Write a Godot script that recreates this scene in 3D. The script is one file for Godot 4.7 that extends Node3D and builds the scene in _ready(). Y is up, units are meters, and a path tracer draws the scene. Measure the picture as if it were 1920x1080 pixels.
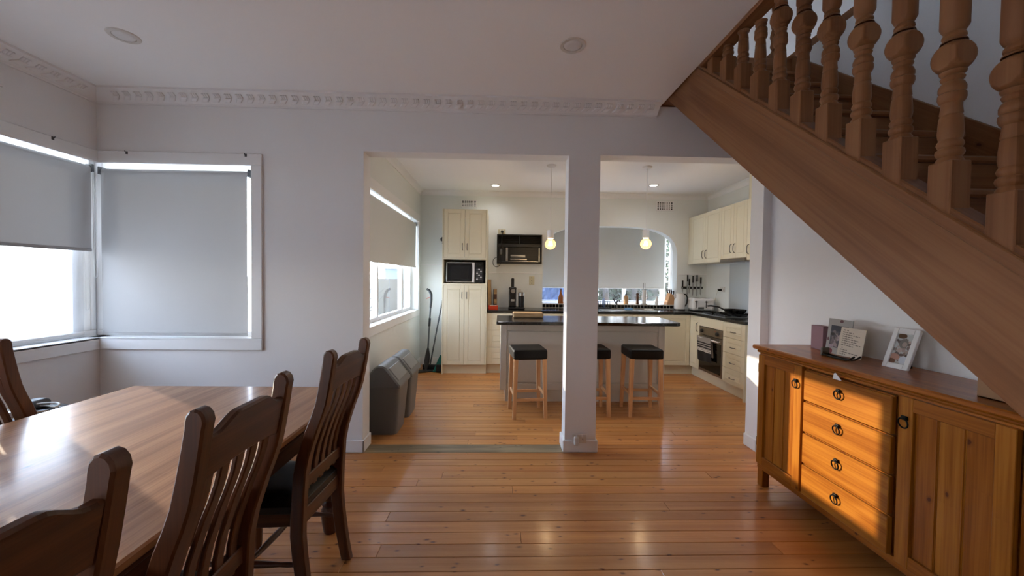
extends Node3D
# A dining room looking through two openings into a cream kitchen, a timber stair on the right.

const CH := 2.79          # ceiling height
const XL := -3.12         # dining left wall, inner face
const XR := 2.19          # dining right wall, inner face
const ZN := -3.07         # wall between dining room and kitchen, dining face
const ZK := -3.225        # the same wall, kitchen face
const KXL := -1.30        # kitchen left wall
const KXR := 3.36         # kitchen right wall
const KZ := -6.2          # kitchen back wall
const UP := 3.08          # upper floor level

var M := {}
var taken := {}
var rng := RandomNumberGenerator.new()


class MB:
	var v := PackedVector3Array()
	var n := PackedVector3Array()
	var u := PackedVector2Array()
	var g := 0
	var off := Vector2.ZERO
	var xf := Transform3D.IDENTITY

	func uvof(p: Vector3, k: int) -> Vector2:
		var i := 1 if k == 0 else 0
		var j := 1 if k == 2 else 2
		if j == g:
			return Vector2(p[j], p[i]) + off
		return Vector2(p[i], p[j]) + off

	func tri(a: Vector3, b: Vector3, c: Vector3, na: Vector3, nb: Vector3, nc: Vector3) -> void:
		var f := (b - a).cross(c - a)
		if f.length_squared() < 1e-16:
			return
		var s := na + nb + nc
		var e := s.abs()
		var k := 0 if e.x >= e.y and e.x >= e.z else (1 if e.y >= e.z else 2)
		var flip := f.dot(s) > 0.0
		if xf.basis.determinant() < 0.0:
			flip = not flip
		if flip:
			var t := b
			b = c
			c = t
			t = nb
			nb = nc
			nc = t
		v.append(xf * a)
		v.append(xf * b)
		v.append(xf * c)
		n.append((xf.basis * na).normalized())
		n.append((xf.basis * nb).normalized())
		n.append((xf.basis * nc).normalized())
		u.append(uvof(a, k))
		u.append(uvof(b, k))
		u.append(uvof(c, k))

	func quad(a: Vector3, b: Vector3, c: Vector3, d: Vector3, nn: Vector3) -> void:
		tri(a, b, c, nn, nn, nn)
		tri(a, c, d, nn, nn, nn)

	func box(c: Vector3, s: Vector3, bev := 0.0) -> MB:
		var h := s * 0.5
		var b := minf(bev, minf(h.x, minf(h.y, h.z)) * 0.9)
		for k in 3:
			var i := (k + 1) % 3
			var j := (k + 2) % 3
			for sg in [-1.0, 1.0]:
				var nn := Vector3.ZERO
				nn[k] = sg
				var p := []
				for q in [[-1, -1], [1, -1], [1, 1], [-1, 1]]:
					var w := Vector3.ZERO
					w[k] = sg * h[k]
					w[i] = q[0] * (h[i] - b)
					w[j] = q[1] * (h[j] - b)
					p.append(c + w)
				quad(p[0], p[1], p[2], p[3], nn)
		if b > 0.0:
			for k in 3:
				var i := (k + 1) % 3
				var j := (k + 2) % 3
				for si in [-1.0, 1.0]:
					for sj in [-1.0, 1.0]:
						var nn := Vector3.ZERO
						nn[i] = si
						nn[j] = sj
						var p := []
						for q in [[-1, 0], [1, 0], [1, 1], [-1, 1]]:
							var w := Vector3.ZERO
							w[k] = q[0] * (h[k] - b)
							w[i] = si * (h[i] - (b if q[1] else 0.0))
							w[j] = sj * (h[j] - (0.0 if q[1] else b))
							p.append(c + w)
						quad(p[0], p[1], p[2], p[3], nn.normalized())
			for sx in [-1.0, 1.0]:
				for sy in [-1.0, 1.0]:
					for sz in [-1.0, 1.0]:
						var nn := Vector3(sx, sy, sz).normalized()
						tri(c + Vector3(sx * h.x, sy * (h.y - b), sz * (h.z - b)), c + Vector3(sx * (h.x - b), sy * h.y, sz * (h.z - b)), c + Vector3(sx * (h.x - b), sy * (h.y - b), sz * h.z), nn, nn, nn)
		return self

	func bb(lo: Vector3, hi: Vector3, bev := 0.0) -> MB:
		return box((lo + hi) * 0.5, (hi - lo).abs(), bev)

	# rounded box
	func rbox(c: Vector3, s: Vector3, r: float, seg := 4) -> MB:
		var h := s * 0.5
		r = minf(r, minf(h.x, minf(h.y, h.z)))
		for k in 3:
			var i := (k + 1) % 3
			var j := (k + 2) % 3
			var ti := []
			var tj := []
			for q in seg + 1:
				var w := r * (1.0 - cos(q * PI / 2 / seg)) if seg > 0 else 0.0
				ti.append(-h[i] + w)
				tj.append(-h[j] + w)
			for q in range(seg, -1, -1):
				ti.append(-ti[q])
				tj.append(-tj[q])
			for sg in [-1.0, 1.0]:
				var P := []
				var N := []
				for a in ti:
					var rp := []
					var rn := []
					for b in tj:
						var w := Vector3.ZERO
						w[k] = sg * h[k]
						w[i] = a
						w[j] = b
						var inn := Vector3(clampf(w.x, -(h.x - r), h.x - r), clampf(w.y, -(h.y - r), h.y - r), clampf(w.z, -(h.z - r), h.z - r))
						var nn := (w - inn).normalized()
						rp.append(c + inn + nn * r)
						rn.append(nn)
					P.append(rp)
					N.append(rn)
				sheet(P, N)
		return self

	func sheet(P: Array, N: Array) -> void:
		for a in P.size() - 1:
			for b in P[a].size() - 1:
				tri(P[a][b], P[a + 1][b], P[a + 1][b + 1], N[a][b], N[a + 1][b], N[a + 1][b + 1])
				tri(P[a][b], P[a + 1][b + 1], P[a][b + 1], N[a][b], N[a + 1][b + 1], N[a][b + 1])

	# a smooth sheet from a grid of points; side gives which way is out
	func grid(P: Array, out: Vector3) -> MB:
		var N := []
		for a in P.size():
			var row := []
			for b in P[a].size():
				var du: Vector3 = P[mini(a + 1, P.size() - 1)][b] - P[maxi(a - 1, 0)][b]
				var dv: Vector3 = P[a][mini(b + 1, P[a].size() - 1)] - P[a][maxi(b - 1, 0)]
				var nn := du.cross(dv).normalized()
				if nn.dot(out) < 0.0:
					nn = -nn
				row.append(nn)
			N.append(row)
		sheet(P, N)
		return self

	# turned shape about the y axis through c; profile of (radius, height)
	func lathe(prof: Array, seg := 20, c := Vector3.ZERO) -> MB:
		var m := prof.size()
		var sn := []
		for i in m - 1:
			var d: Vector2 = prof[i + 1] - prof[i]
			sn.append(Vector2(d.y, -d.x).normalized() if d.length() > 1e-7 else Vector2(1, 0))
		for i in m - 1:
			var n0: Vector2 = sn[i]
			var n1: Vector2 = sn[i]
			if i > 0 and sn[i - 1].dot(sn[i]) > 0.75:
				n0 = (sn[i - 1] + sn[i]).normalized()
			if i < m - 2 and sn[i + 1].dot(sn[i]) > 0.75:
				n1 = (sn[i + 1] + sn[i]).normalized()
			var p0: Vector2 = prof[i]
			var p1: Vector2 = prof[i + 1]
			for q in seg:
				var a0 := TAU * q / seg
				var a1 := TAU * (q + 1) / seg
				var d0 := Vector3(cos(a0), 0, sin(a0))
				var d1 := Vector3(cos(a1), 0, sin(a1))
				var A := c + d0 * p0.x + Vector3(0, p0.y, 0)
				var B := c + d1 * p0.x + Vector3(0, p0.y, 0)
				var C := c + d1 * p1.x + Vector3(0, p1.y, 0)
				var D := c + d0 * p1.x + Vector3(0, p1.y, 0)
				var na0 := d0 * n0.x + Vector3(0, n0.y, 0)
				var nb0 := d1 * n0.x + Vector3(0, n0.y, 0)
				var na1 := d0 * n1.x + Vector3(0, n1.y, 0)
				var nb1 := d1 * n1.x + Vector3(0, n1.y, 0)
				tri(A, B, C, na0, nb0, nb1)
				tri(A, C, D, na0, nb1, na1)
		return self

	func tube(pts: Array, r, seg := 8) -> MB:
		var m := pts.size()
		var rings := []
		var norms := []
		var ref := Vector3.UP
		var t0: Vector3 = (pts[1] - pts[0]).normalized()
		if absf(t0.dot(ref)) > 0.9:
			ref = Vector3.RIGHT
		for i in m:
			var t: Vector3 = (pts[mini(i + 1, m - 1)] - pts[maxi(i - 1, 0)]).normalized()
			var a := (ref - t * ref.dot(t)).normalized()
			ref = a
			var b := t.cross(a)
			var rr: float = r[i] if r is Array else r
			var ring := []
			var nr := []
			for q in seg + 1:
				var d := a * cos(TAU * q / seg) + b * sin(TAU * q / seg)
				ring.append(pts[i] + d * rr)
				nr.append(d)
			rings.append(ring)
			norms.append(nr)
		sheet(rings, norms)
		for e in [0, m - 1]:
			var nn: Vector3 = (pts[0] - pts[1]).normalized() if e == 0 else (pts[m - 1] - pts[m - 2]).normalized()
			for q in seg:
				tri(pts[e], rings[e][q], rings[e][q + 1], nn, nn, nn)
		return self

	# polygon in xy, drawn out along z, edges chamfered
	func prism(poly: PackedVector2Array, z0: float, z1: float, bev := 0.0) -> MB:
		if Geometry2D.is_polygon_clockwise(poly):
			poly.reverse()
		var m := poly.size()
		var en := []
		for i in m:
			var d := (poly[(i + 1) % m] - poly[i]).normalized()
			en.append(Vector2(d.y, -d.x))
		var vn := []
		var inset := PackedVector2Array()
		for i in m:
			var a: Vector2 = en[(i + m - 1) % m]
			var b: Vector2 = en[i]
			var s := (a + b).normalized()
			vn.append(s)
			inset.append(poly[i] - s * bev / maxf(0.4, s.dot(b)))
		var cap := inset if bev > 0.0 else poly
		var ids := Geometry2D.triangulate_polygon(cap)
		for t in range(0, ids.size(), 3):
			for e in [[z0, -1.0], [z1, 1.0]]:
				var nn := Vector3(0, 0, e[1])
				tri(Vector3(cap[ids[t]].x, cap[ids[t]].y, e[0]), Vector3(cap[ids[t + 1]].x, cap[ids[t + 1]].y, e[0]), Vector3(cap[ids[t + 2]].x, cap[ids[t + 2]].y, e[0]), nn, nn, nn)
		for i in m:
			var k := (i + 1) % m
			var e: Vector2 = en[i]
			var na := Vector3(e.x, e.y, 0)
			var nb := na
			if en[(i + m - 1) % m].dot(e) > 0.75:
				na = Vector3(vn[i].x, vn[i].y, 0)
			if en[k].dot(e) > 0.75:
				nb = Vector3(vn[k].x, vn[k].y, 0)
			var a0 := Vector3(poly[i].x, poly[i].y, z0 + bev)
			var b0 := Vector3(poly[k].x, poly[k].y, z0 + bev)
			var a1 := Vector3(poly[i].x, poly[i].y, z1 - bev)
			var b1 := Vector3(poly[k].x, poly[k].y, z1 - bev)
			tri(a0, b0, b1, na, nb, nb)
			tri(a0, b1, a1, na, nb, na)
			if bev > 0.0:
				for q in [[z0, a0, b0, -1.0], [z1, a1, b1, 1.0]]:
					var nn: Vector3 = (Vector3(e.x, e.y, q[3])).normalized()
					quad(q[1], q[2], Vector3(inset[k].x, inset[k].y, q[0]), Vector3(inset[i].x, inset[i].y, q[0]), nn)
		return self

	func mesh() -> ArrayMesh:
		var a := []
		a.resize(Mesh.ARRAY_MAX)
		a[Mesh.ARRAY_VERTEX] = v
		a[Mesh.ARRAY_NORMAL] = n
		a[Mesh.ARRAY_TEX_UV] = u
		var m := ArrayMesh.new()
		m.add_surface_from_arrays(Mesh.PRIMITIVE_TRIANGLES, a)
		return m


# ------------------------------------------------------------------ helpers
func mb(grain := 0, xf := Transform3D.IDENTITY) -> MB:
	var b := MB.new()
	b.g = grain
	b.xf = xf
	b.off = Vector2(rng.randf() * 3.0, rng.randf() * 3.0)
	return b

func V(x: float, y: float, z: float) -> Vector3:
	return Vector3(x, y, z)

func numbered(called: String) -> String:
	var k: int = taken.get(called, 0)
	taken[called] = k + 1
	return called if k == 0 else "%s_%03d" % [called, k]

func obj(called: String, b: MB, m: Material, parent: Node = null) -> MeshInstance3D:
	var o := MeshInstance3D.new()
	o.mesh = b.mesh()
	o.material_override = m
	return put(called, o, parent)

func put(called: String, o: Node3D, parent: Node = null):
	if parent == null:
		o.name = numbered(called)
		add_child(o)
	else:
		o.name = called
		parent.add_child(o, true)
	return o

func tag(o: Node, label: String, category: String, group := ""):
	o.set_meta("label", label)
	o.set_meta("category", category)
	if group:
		o.set_meta("group", group)
	return o

func thing(called: String, label: String, category: String, at := Vector3.ZERO, turn := 0.0, group := "") -> Node3D:
	var o := Node3D.new()
	put(called, o)
	o.position = at
	o.rotation.y = turn
	tag(o, label, category, group)
	return o

func struct(called: String, b: MB, m: Material, label := "") -> MeshInstance3D:
	var o := obj(called, b, m)
	o.set_meta("kind", "structure")
	if label:
		o.set_meta("label", label)
	return o

func structnode(called: String, label := "") -> Node3D:
	var o := Node3D.new()
	put(called, o)
	o.set_meta("kind", "structure")
	if label:
		o.set_meta("label", label)
	return o

func paint(c: Color, rough := 0.6, metal := 0.0, spec := 0.5) -> StandardMaterial3D:
	var m := StandardMaterial3D.new()
	m.albedo_color = c
	m.roughness = rough
	m.metallic = metal
	m.metallic_specular = spec
	return m

func glow(c: Color, e: float) -> StandardMaterial3D:
	var m := paint(Color(0.9, 0.9, 0.9), 0.5)
	m.emission_enabled = true
	m.emission = c
	m.emission_energy_multiplier = e
	return m

func noise_bytes(w: int, h: int, sw: int, sh: int, seed_: int, freq: float, oct := 4) -> PackedByteArray:
	var f := FastNoiseLite.new()
	f.seed = seed_
	f.noise_type = FastNoiseLite.TYPE_SIMPLEX_SMOOTH
	f.frequency = freq
	f.fractal_octaves = oct
	var im := f.get_seamless_image(sw, sh)
	im.resize(w, h, Image.INTERPOLATE_CUBIC)
	im.convert(Image.FORMAT_L8)
	return im.get_data()

# wood: grain along u; stretched noise mixes two tones, knots are dark spots the grain bends round
func wood(w: int, h: int, seed_: int, light: Color, dark: Color, knots: int, kr: Vector2, fine := 0.35, knot_c := Color(0.16, 0.08, 0.04)) -> ImageTexture:
	var A := noise_bytes(w, h, 32, h, seed_, 0.02, 3)
	var B := noise_bytes(w, h, 24, h, seed_ + 7, 0.16, 3)
	var C := noise_bytes(w, h, 48, 48, seed_ + 13, 0.05, 3)
	var r := RandomNumberGenerator.new()
	r.seed = seed_
	var out := PackedByteArray()
	out.resize(w * h * 3)
	var lr := light.r * 255.0
	var lg := light.g * 255.0
	var lb := light.b * 255.0
	var dr := dark.r * 255.0 - lr
	var dg := dark.g * 255.0 - lg
	var db := dark.b * 255.0 - lb
	for i in w * h:
		var t := clampf((A[i] / 255.0 - 0.5) * 1.3 + (B[i] / 255.0 - 0.5) * fine * 2.0 + (C[i] / 255.0 - 0.5) * 0.5 + 0.45, 0.0, 1.0)
		out[i * 3] = int(lr + dr * t)
		out[i * 3 + 1] = int(lg + dg * t)
		out[i * 3 + 2] = int(lb + db * t)
	for k in knots:
		var cx := r.randi() % w
		var cy := r.randi() % h
		var rx := r.randf_range(kr.x, kr.y)
		var ry := rx * r.randf_range(0.5, 0.9)
		var tilt := r.randf_range(-0.4, 0.4)
		for yy in range(-int(rx * 2) - 1, int(rx * 2) + 2):
			for xx in range(-int(rx * 3) - 1, int(rx * 3) + 2):
				var q := Vector2(xx, yy).rotated(tilt)
				var d := Vector2(q.x / rx, q.y / ry).length()
				var a := 0.0
				if d < 1.0:
					a = 0.85
				elif d < 2.4:
					a = 0.30 * (2.4 - d) / 1.4
				if a > 0.0:
					var ix := ((cx + xx + w) % w + w) % w
					var iy := ((cy + yy + h) % h + h) % h
					var i := (iy * w + ix) * 3
					out[i] = int(lerpf(out[i], knot_c.r * 255.0, a))
					out[i + 1] = int(lerpf(out[i + 1], knot_c.g * 255.0, a))
					out[i + 2] = int(lerpf(out[i + 2], knot_c.b * 255.0, a))
	return ImageTexture.create_from_image(Image.create_from_data(w, h, false, Image.FORMAT_RGB8, out))

func noise_tex(w: int, freq: float, seed_: int, ramp: Array, normal := false, strength := 2.0) -> NoiseTexture2D:
	var f := FastNoiseLite.new()
	f.seed = seed_
	f.frequency = freq
	f.fractal_octaves = 4
	var t := NoiseTexture2D.new()
	t.width = w
	t.height = w
	t.seamless = true
	t.noise = f
	t.as_normal_map = normal
	t.bump_strength = strength
	if ramp.size() > 0:
		var g := Gradient.new()
		g.offsets = PackedFloat32Array(ramp[0])
		g.colors = PackedColorArray(ramp[1])
		t.color_ramp = g
	return t

func woodmat(tex: Texture2D, size: Vector2, tint: Color, rough: float, coat := 0.0, coat_rough := 0.1, bump: Texture2D = null, bump_scale := 0.0) -> StandardMaterial3D:
	var m := paint(tint, rough)
	m.albedo_texture = tex
	m.uv1_scale = Vector3(1.0 / size.x, 1.0 / size.y, 1)
	if coat > 0.0:
		m.clearcoat_enabled = true
		m.clearcoat = coat
		m.clearcoat_roughness = coat_rough
	if bump:
		m.normal_enabled = true
		m.normal_texture = bump
		m.normal_scale = bump_scale
	return m

func materials() -> void:
	M.wall = paint(Color(0.925, 0.922, 0.922), 0.7)
	M.wall.normal_enabled = true
	M.wall.normal_texture = noise_tex(256, 0.03, 5, [], true, 1.5)
	M.wall.normal_scale = 0.12
	M.wall.uv1_triplanar = true
	M.wall.uv1_scale = Vector3(1.4, 1.4, 1.4)
	M.kwall = paint(Color(0.90, 0.915, 0.905), 0.6)
	M.ceil = paint(Color(0.975, 0.975, 0.975), 0.8)
	M.trim = paint(Color(0.93, 0.93, 0.93), 0.42)
	M.cornice = paint(Color(0.93, 0.925, 0.925), 0.65)
	var ftex := wood(1024, 512, 21, Color(0.82, 0.585, 0.345), Color(0.72, 0.47, 0.235), 110, Vector2(1.6, 4.2), 0.25, Color(0.36, 0.17, 0.06))
	var fb := noise_tex(512, 0.02, 9, [], true, 3.0)
	M.floor = []
	for t in [Color(1, 1, 1), Color(0.93, 0.91, 0.88), Color(0.97, 0.93, 0.88), Color(0.88, 0.84, 0.80), Color(1.0, 0.96, 0.9)]:
		M.floor.append(woodmat(ftex, Vector2(3.0, 0.9), t, 0.42, 0.42, 0.17, fb, 0.16))
	M.under = paint(Color(0.12, 0.08, 0.05), 0.9)
	M.threshold = woodmat(wood(512, 256, 77, Color(0.60, 0.53, 0.41), Color(0.43, 0.37, 0.28), 40, Vector2(1, 3), 0.5, Color(0.28, 0.25, 0.2)), Vector2(1.5, 0.6), Color(1, 1, 1), 0.6)
	var ptex := wood(1024, 512, 41, Color(0.76, 0.50, 0.18), Color(0.61, 0.355, 0.09), 12, Vector2(4, 8), 0.45, Color(0.36, 0.15, 0.05))
	M.pine = woodmat(ptex, Vector2(1.6, 0.8), Color(0.87, 0.85, 0.81), 0.36, 0.25, 0.25)
	M.pine2 = woodmat(ptex, Vector2(1.6, 0.8), Color(0.80, 0.74, 0.67), 0.36, 0.25, 0.25)
	M.pine_dark = woodmat(ptex, Vector2(1.6, 0.8), Color(0.88, 0.80, 0.72), 0.34, 0.22, 0.16)
	M.pine_dark.metallic_specular = 0.35
	for pm in [M.pine, M.pine2]:
		pm.metallic_specular = 0.3
		pm.clearcoat = 0.12
	var dtex := wood(512, 512, 61, Color(0.47, 0.28, 0.155), Color(0.34, 0.185, 0.09), 3, Vector2(3, 6), 0.4, Color(0.2, 0.09, 0.05))
	M.chair = woodmat(dtex, Vector2(1.3, 0.5), Color(0.80, 0.76, 0.70), 0.38, 0.2, 0.2)
	var ttex := wood(1024, 512, 62, Color(0.76, 0.56, 0.39), Color(0.62, 0.42, 0.27), 8, Vector2(3, 7), 0.45, Color(0.22, 0.11, 0.06))
	M.table = woodmat(ttex, Vector2(2.2, 0.9), Color(1, 1, 1), 0.38, 0.32, 0.14, fb, 0.08)
	M.table.metallic_specular = 0.4
	var stex := wood(1024, 512, 83, Color(0.58, 0.40, 0.265), Color(0.48, 0.31, 0.195), 4, Vector2(4, 9), 0.3, Color(0.27, 0.14, 0.09))
	M.stair = woodmat(stex, Vector2(2.4, 0.9), Color(1, 1, 1), 0.42, 0.2, 0.3)
	M.stair.metallic_specular = 0.3
	M.stair.clearcoat_enabled = false
	M.leather = paint(Color(0.055, 0.045, 0.045), 0.42)
	M.vinyl = paint(Color(0.03, 0.028, 0.028), 0.45, 0.0, 0.35)
	M.beech = woodmat(wood(256, 256, 90, Color(0.86, 0.67, 0.48), Color(0.77, 0.56, 0.37), 0, Vector2(1, 1), 0.3), Vector2(0.8, 0.3), Color(1, 1, 1), 0.5)
	M.oak = woodmat(wood(256, 256, 91, Color(0.74, 0.62, 0.46), Color(0.62, 0.49, 0.34), 0, Vector2(1, 1), 0.4), Vector2(0.5, 0.2), Color(1, 1, 1), 0.6)
	M.walnut = paint(Color(0.33, 0.2, 0.12), 0.5)
	M.cream = paint(Color(0.90, 0.875, 0.78), 0.38)
	M.cream_in = paint(Color(0.86, 0.83, 0.74), 0.5)
	M.island = paint(Color(0.83, 0.81, 0.77), 0.5)
	M.bench = paint(Color(1, 1, 1), 0.2)
	M.bench.albedo_texture = noise_tex(512, 0.015, 31, [[0.0, 0.47, 0.5, 0.53, 1.0], [Color(0.05, 0.05, 0.055), Color(0.055, 0.055, 0.06), Color(0.30, 0.30, 0.30), Color(0.05, 0.05, 0.055), Color(0.075, 0.075, 0.08)]])
	M.bench.uv1_scale = Vector3(1.3, 1.3, 1)
	M.nickel = paint(Color(0.42, 0.41, 0.39), 0.32, 1.0)
	M.steel = paint(Color(0.66, 0.66, 0.65), 0.28, 1.0)
	M.splash = paint(Color(0.80, 0.82, 0.83), 0.3, 0.75)
	M.steel_w = paint(Color(0.56, 0.52, 0.47), 0.34, 0.9)
	M.black = paint(Color(0.03, 0.03, 0.032), 0.4)
	M.blackglass = paint(Color(0.02, 0.02, 0.022), 0.08)
	M.ovenglass = paint(Color(0.06, 0.045, 0.035), 0.08)
	M.iron = paint(Color(0.03, 0.028, 0.028), 0.45, 0.6)
	M.white = paint(Color(0.9, 0.9, 0.9), 0.3)
	M.white_matte = paint(Color(0.85, 0.84, 0.82), 0.6)
	M.switch = paint(Color(0.80, 0.77, 0.65), 0.4)
	M.bin = paint(Color(0.42, 0.425, 0.43), 0.45)
	M.bin2 = paint(Color(0.48, 0.485, 0.49), 0.35)
	M.grey = paint(Color(0.33, 0.34, 0.35), 0.5)
	M.darkgrey = paint(Color(0.12, 0.12, 0.125), 0.5)
	M.teal = paint(Color(0.03, 0.42, 0.40), 0.45)
	M.orange = paint(Color(0.85, 0.25, 0.07), 0.45)
	M.tile = paint(Color(0.03, 0.035, 0.04), 0.12)
	M.grout = paint(Color(0.80, 0.79, 0.75), 0.8)
	M.amber = paint(Color(0.55, 0.30, 0.08), 0.2)
	M.cardboard = paint(Color(0.60, 0.46, 0.34), 0.85)
	M.cord_white = paint(Color(0.78, 0.77, 0.74), 0.5)
	M.alu = paint(Color(0.87, 0.87, 0.87), 0.4)
	M.glass = paint(Color(0.97, 1.0, 1.0, 0.03), 0.02)
	M.glass.transparency = BaseMaterial3D.TRANSPARENCY_ALPHA
	M.bulb = paint(Color(1.0, 0.86, 0.6, 0.08), 0.03)
	M.bulb.transparency = BaseMaterial3D.TRANSPARENCY_ALPHA
	M.blockout = paint(Color(0.68, 0.68, 0.68), 0.9)
	M.blockout.backlight_enabled = true
	M.blockout.backlight = Color(0.26, 0.26, 0.26)
	M.kblind = paint(Color(0.80, 0.795, 0.77), 0.9)
	M.kblind.backlight_enabled = true
	M.kblind.backlight = Color(0.07, 0.07, 0.07)
	M.sheer = paint(Color(0.90, 0.90, 0.91, 0.25), 0.9)
	M.sheer.transparency = BaseMaterial3D.TRANSPARENCY_ALPHA
	M.sheer.backlight_enabled = true
	M.sheer.backlight = Color(0.93, 0.94, 0.95)
	M.fence = paint(Color(0.88, 0.88, 0.86), 0.8)
	M.ground = paint(Color(0.80, 0.78, 0.75), 0.95)
	M.bark = paint(Color(0.16, 0.13, 0.11), 0.9)
	M.hedge = paint(Color(0.20, 0.23, 0.15), 0.8)
	M.back_fence = paint(Color(0.30, 0.27, 0.23), 0.9)
	M.tarp = paint(Color(0.16, 0.25, 0.42), 0.25)
	M.leaf = paint(Color(0.14, 0.24, 0.08), 0.7)
	M.shed = paint(Color(0.40, 0.46, 0.55), 0.6)


func camera_and_light() -> void:
	var cam := Camera3D.new()
	cam.name = "camera"
	add_child(cam)
	cam.position = Vector3(0, 1.40, 0)
	cam.rotation_degrees = Vector3(-1.384, -1.645, 0.7275)
	cam.fov = rad_to_deg(2.0 * atan(540.0 / 720.0))
	cam.near = 0.05
	cam.far = 200.0
	cam.current = true
	var e := Environment.new()
	e.background_mode = Environment.BG_SKY
	var s := ProceduralSkyMaterial.new()
	s.sky_top_color = Color(0.70, 0.80, 0.94)
	s.sky_horizon_color = Color(0.945, 0.96, 0.97)
	s.ground_bottom_color = Color(0.46, 0.455, 0.44)
	s.ground_horizon_color = Color(0.75, 0.76, 0.77)
	s.sky_curve = 0.2
	e.sky = Sky.new()
	e.sky.sky_material = s
	e.background_energy_multiplier = 7.0
	e.tonemap_mode = Environment.TONE_MAPPER_LINEAR
	e.tonemap_exposure = 2.5
	e.sdfgi_enabled = true
	e.ssao_enabled = true
	e.ssil_enabled = true
	var we := WorldEnvironment.new()
	we.name = "world_environment"
	we.environment = e
	add_child(we)
	# low sun from beyond the left wall, through the kitchen window on to the sideboard
	var sun := DirectionalLight3D.new()
	sun.name = "sun"
	add_child(sun)
	sun.look_at_from_position(Vector3.ZERO, Vector3(1.0, -0.230, 0.615), Vector3.UP)
	sun.light_color = Color(1.0, 0.92, 0.80)
	sun.light_energy = 1.08
	sun.light_angular_distance = 0.6
	sun.shadow_enabled = true
	sun.sky_mode = DirectionalLight3D.SKY_MODE_LIGHT_ONLY


# ------------------------------------------------------------------ the setting
func board(b: MB, lo: Vector3, hi: Vector3) -> void:
	var e := 0.0018
	b.quad(V(lo.x + e, hi.y, lo.z + e), V(hi.x - e, hi.y, lo.z + e), V(hi.x - e, hi.y, hi.z - e), V(lo.x + e, hi.y, hi.z - e), Vector3.UP)
	b.quad(V(lo.x, hi.y - e, hi.z), V(hi.x, hi.y - e, hi.z), V(hi.x - e, hi.y, hi.z - e), V(lo.x + e, hi.y, hi.z - e), V(0, 0.7, 0.7))
	b.quad(V(lo.x, hi.y - e, lo.z), V(hi.x, hi.y - e, lo.z), V(hi.x - e, hi.y, lo.z + e), V(lo.x + e, hi.y, lo.z + e), V(0, 0.7, -0.7))
	b.quad(V(lo.x, hi.y - e, lo.z), V(lo.x, hi.y - e, hi.z), V(lo.x + e, hi.y, hi.z - e), V(lo.x + e, hi.y, lo.z + e), V(-0.7, 0.7, 0))
	b.quad(V(hi.x, hi.y - e, lo.z), V(hi.x, hi.y - e, hi.z), V(hi.x - e, hi.y, hi.z - e), V(hi.x - e, hi.y, lo.z + e), V(0.7, 0.7, 0))
	b.quad(V(lo.x, lo.y, hi.z), V(hi.x, lo.y, hi.z), V(hi.x, hi.y - e, hi.z), V(lo.x, hi.y - e, hi.z), V(0, 0, 1))
	b.quad(V(lo.x, lo.y, lo.z), V(hi.x, lo.y, lo.z), V(hi.x, hi.y - e, lo.z), V(lo.x, hi.y - e, lo.z), V(0, 0, -1))
	b.quad(V(lo.x, lo.y, lo.z), V(lo.x, lo.y, hi.z), V(lo.x, hi.y - e, hi.z), V(lo.x, hi.y - e, lo.z), V(-1, 0, 0))
	b.quad(V(hi.x, lo.y, lo.z), V(hi.x, lo.y, hi.z), V(hi.x, hi.y - e, hi.z), V(hi.x, hi.y - e, lo.z), V(1, 0, 0))

func floor_row(parent: Node, x0: float, x1: float, z0: float, z1: float) -> void:
	var x := x0
	var first := true
	while x < x1 - 0.01:
		var l := rng.randf_range(1.6, 4.2)
		if first:
			l *= rng.randf_range(0.3, 1.0)
			first = false
		var e := minf(x + l, x1)
		if x1 - e < 0.5:
			e = x1
		var b := mb(0)
		board(b, V(x + 0.0006, -0.02, z0 + 0.0008), V(e - 0.0006, 0, z1 - 0.0008))
		obj("floor_board", b, M.floor[rng.randi() % M.floor.size()], parent)
		x = e

func build_floor() -> void:
	var f := struct("floor", mb().bb(V(-3.32, -0.15, -6.9), V(3.5, -0.021, 2.55)), M.under, "varnished knotty pine floorboards")
	var p := 0.0945
	var z := -1.901 + p * 46
	while z > -3.06 + 0.02:
		var lo := maxf(z - p, -3.06)
		floor_row(f, XL, XR, lo, z)
		z -= p
	floor_row(f, 0.53, 2.12, -3.135, -3.06)
	floor_row(f, 0.53, 2.12, -3.21, -3.135)
	z = -3.21
	while z > KZ + 0.01:
		var lo := maxf(z - p, KZ)
		floor_row(f, KXL, KXR, lo, z)
		z -= p
	var t := mb(0)
	board(t, V(-1.09, -0.02, -3.2092), V(0.53, 0.001, -3.0608))
	tag(obj("threshold_board", t, M.threshold), "weathered grey threshold board set in the floor between kitchen and dining room", "board")

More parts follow.
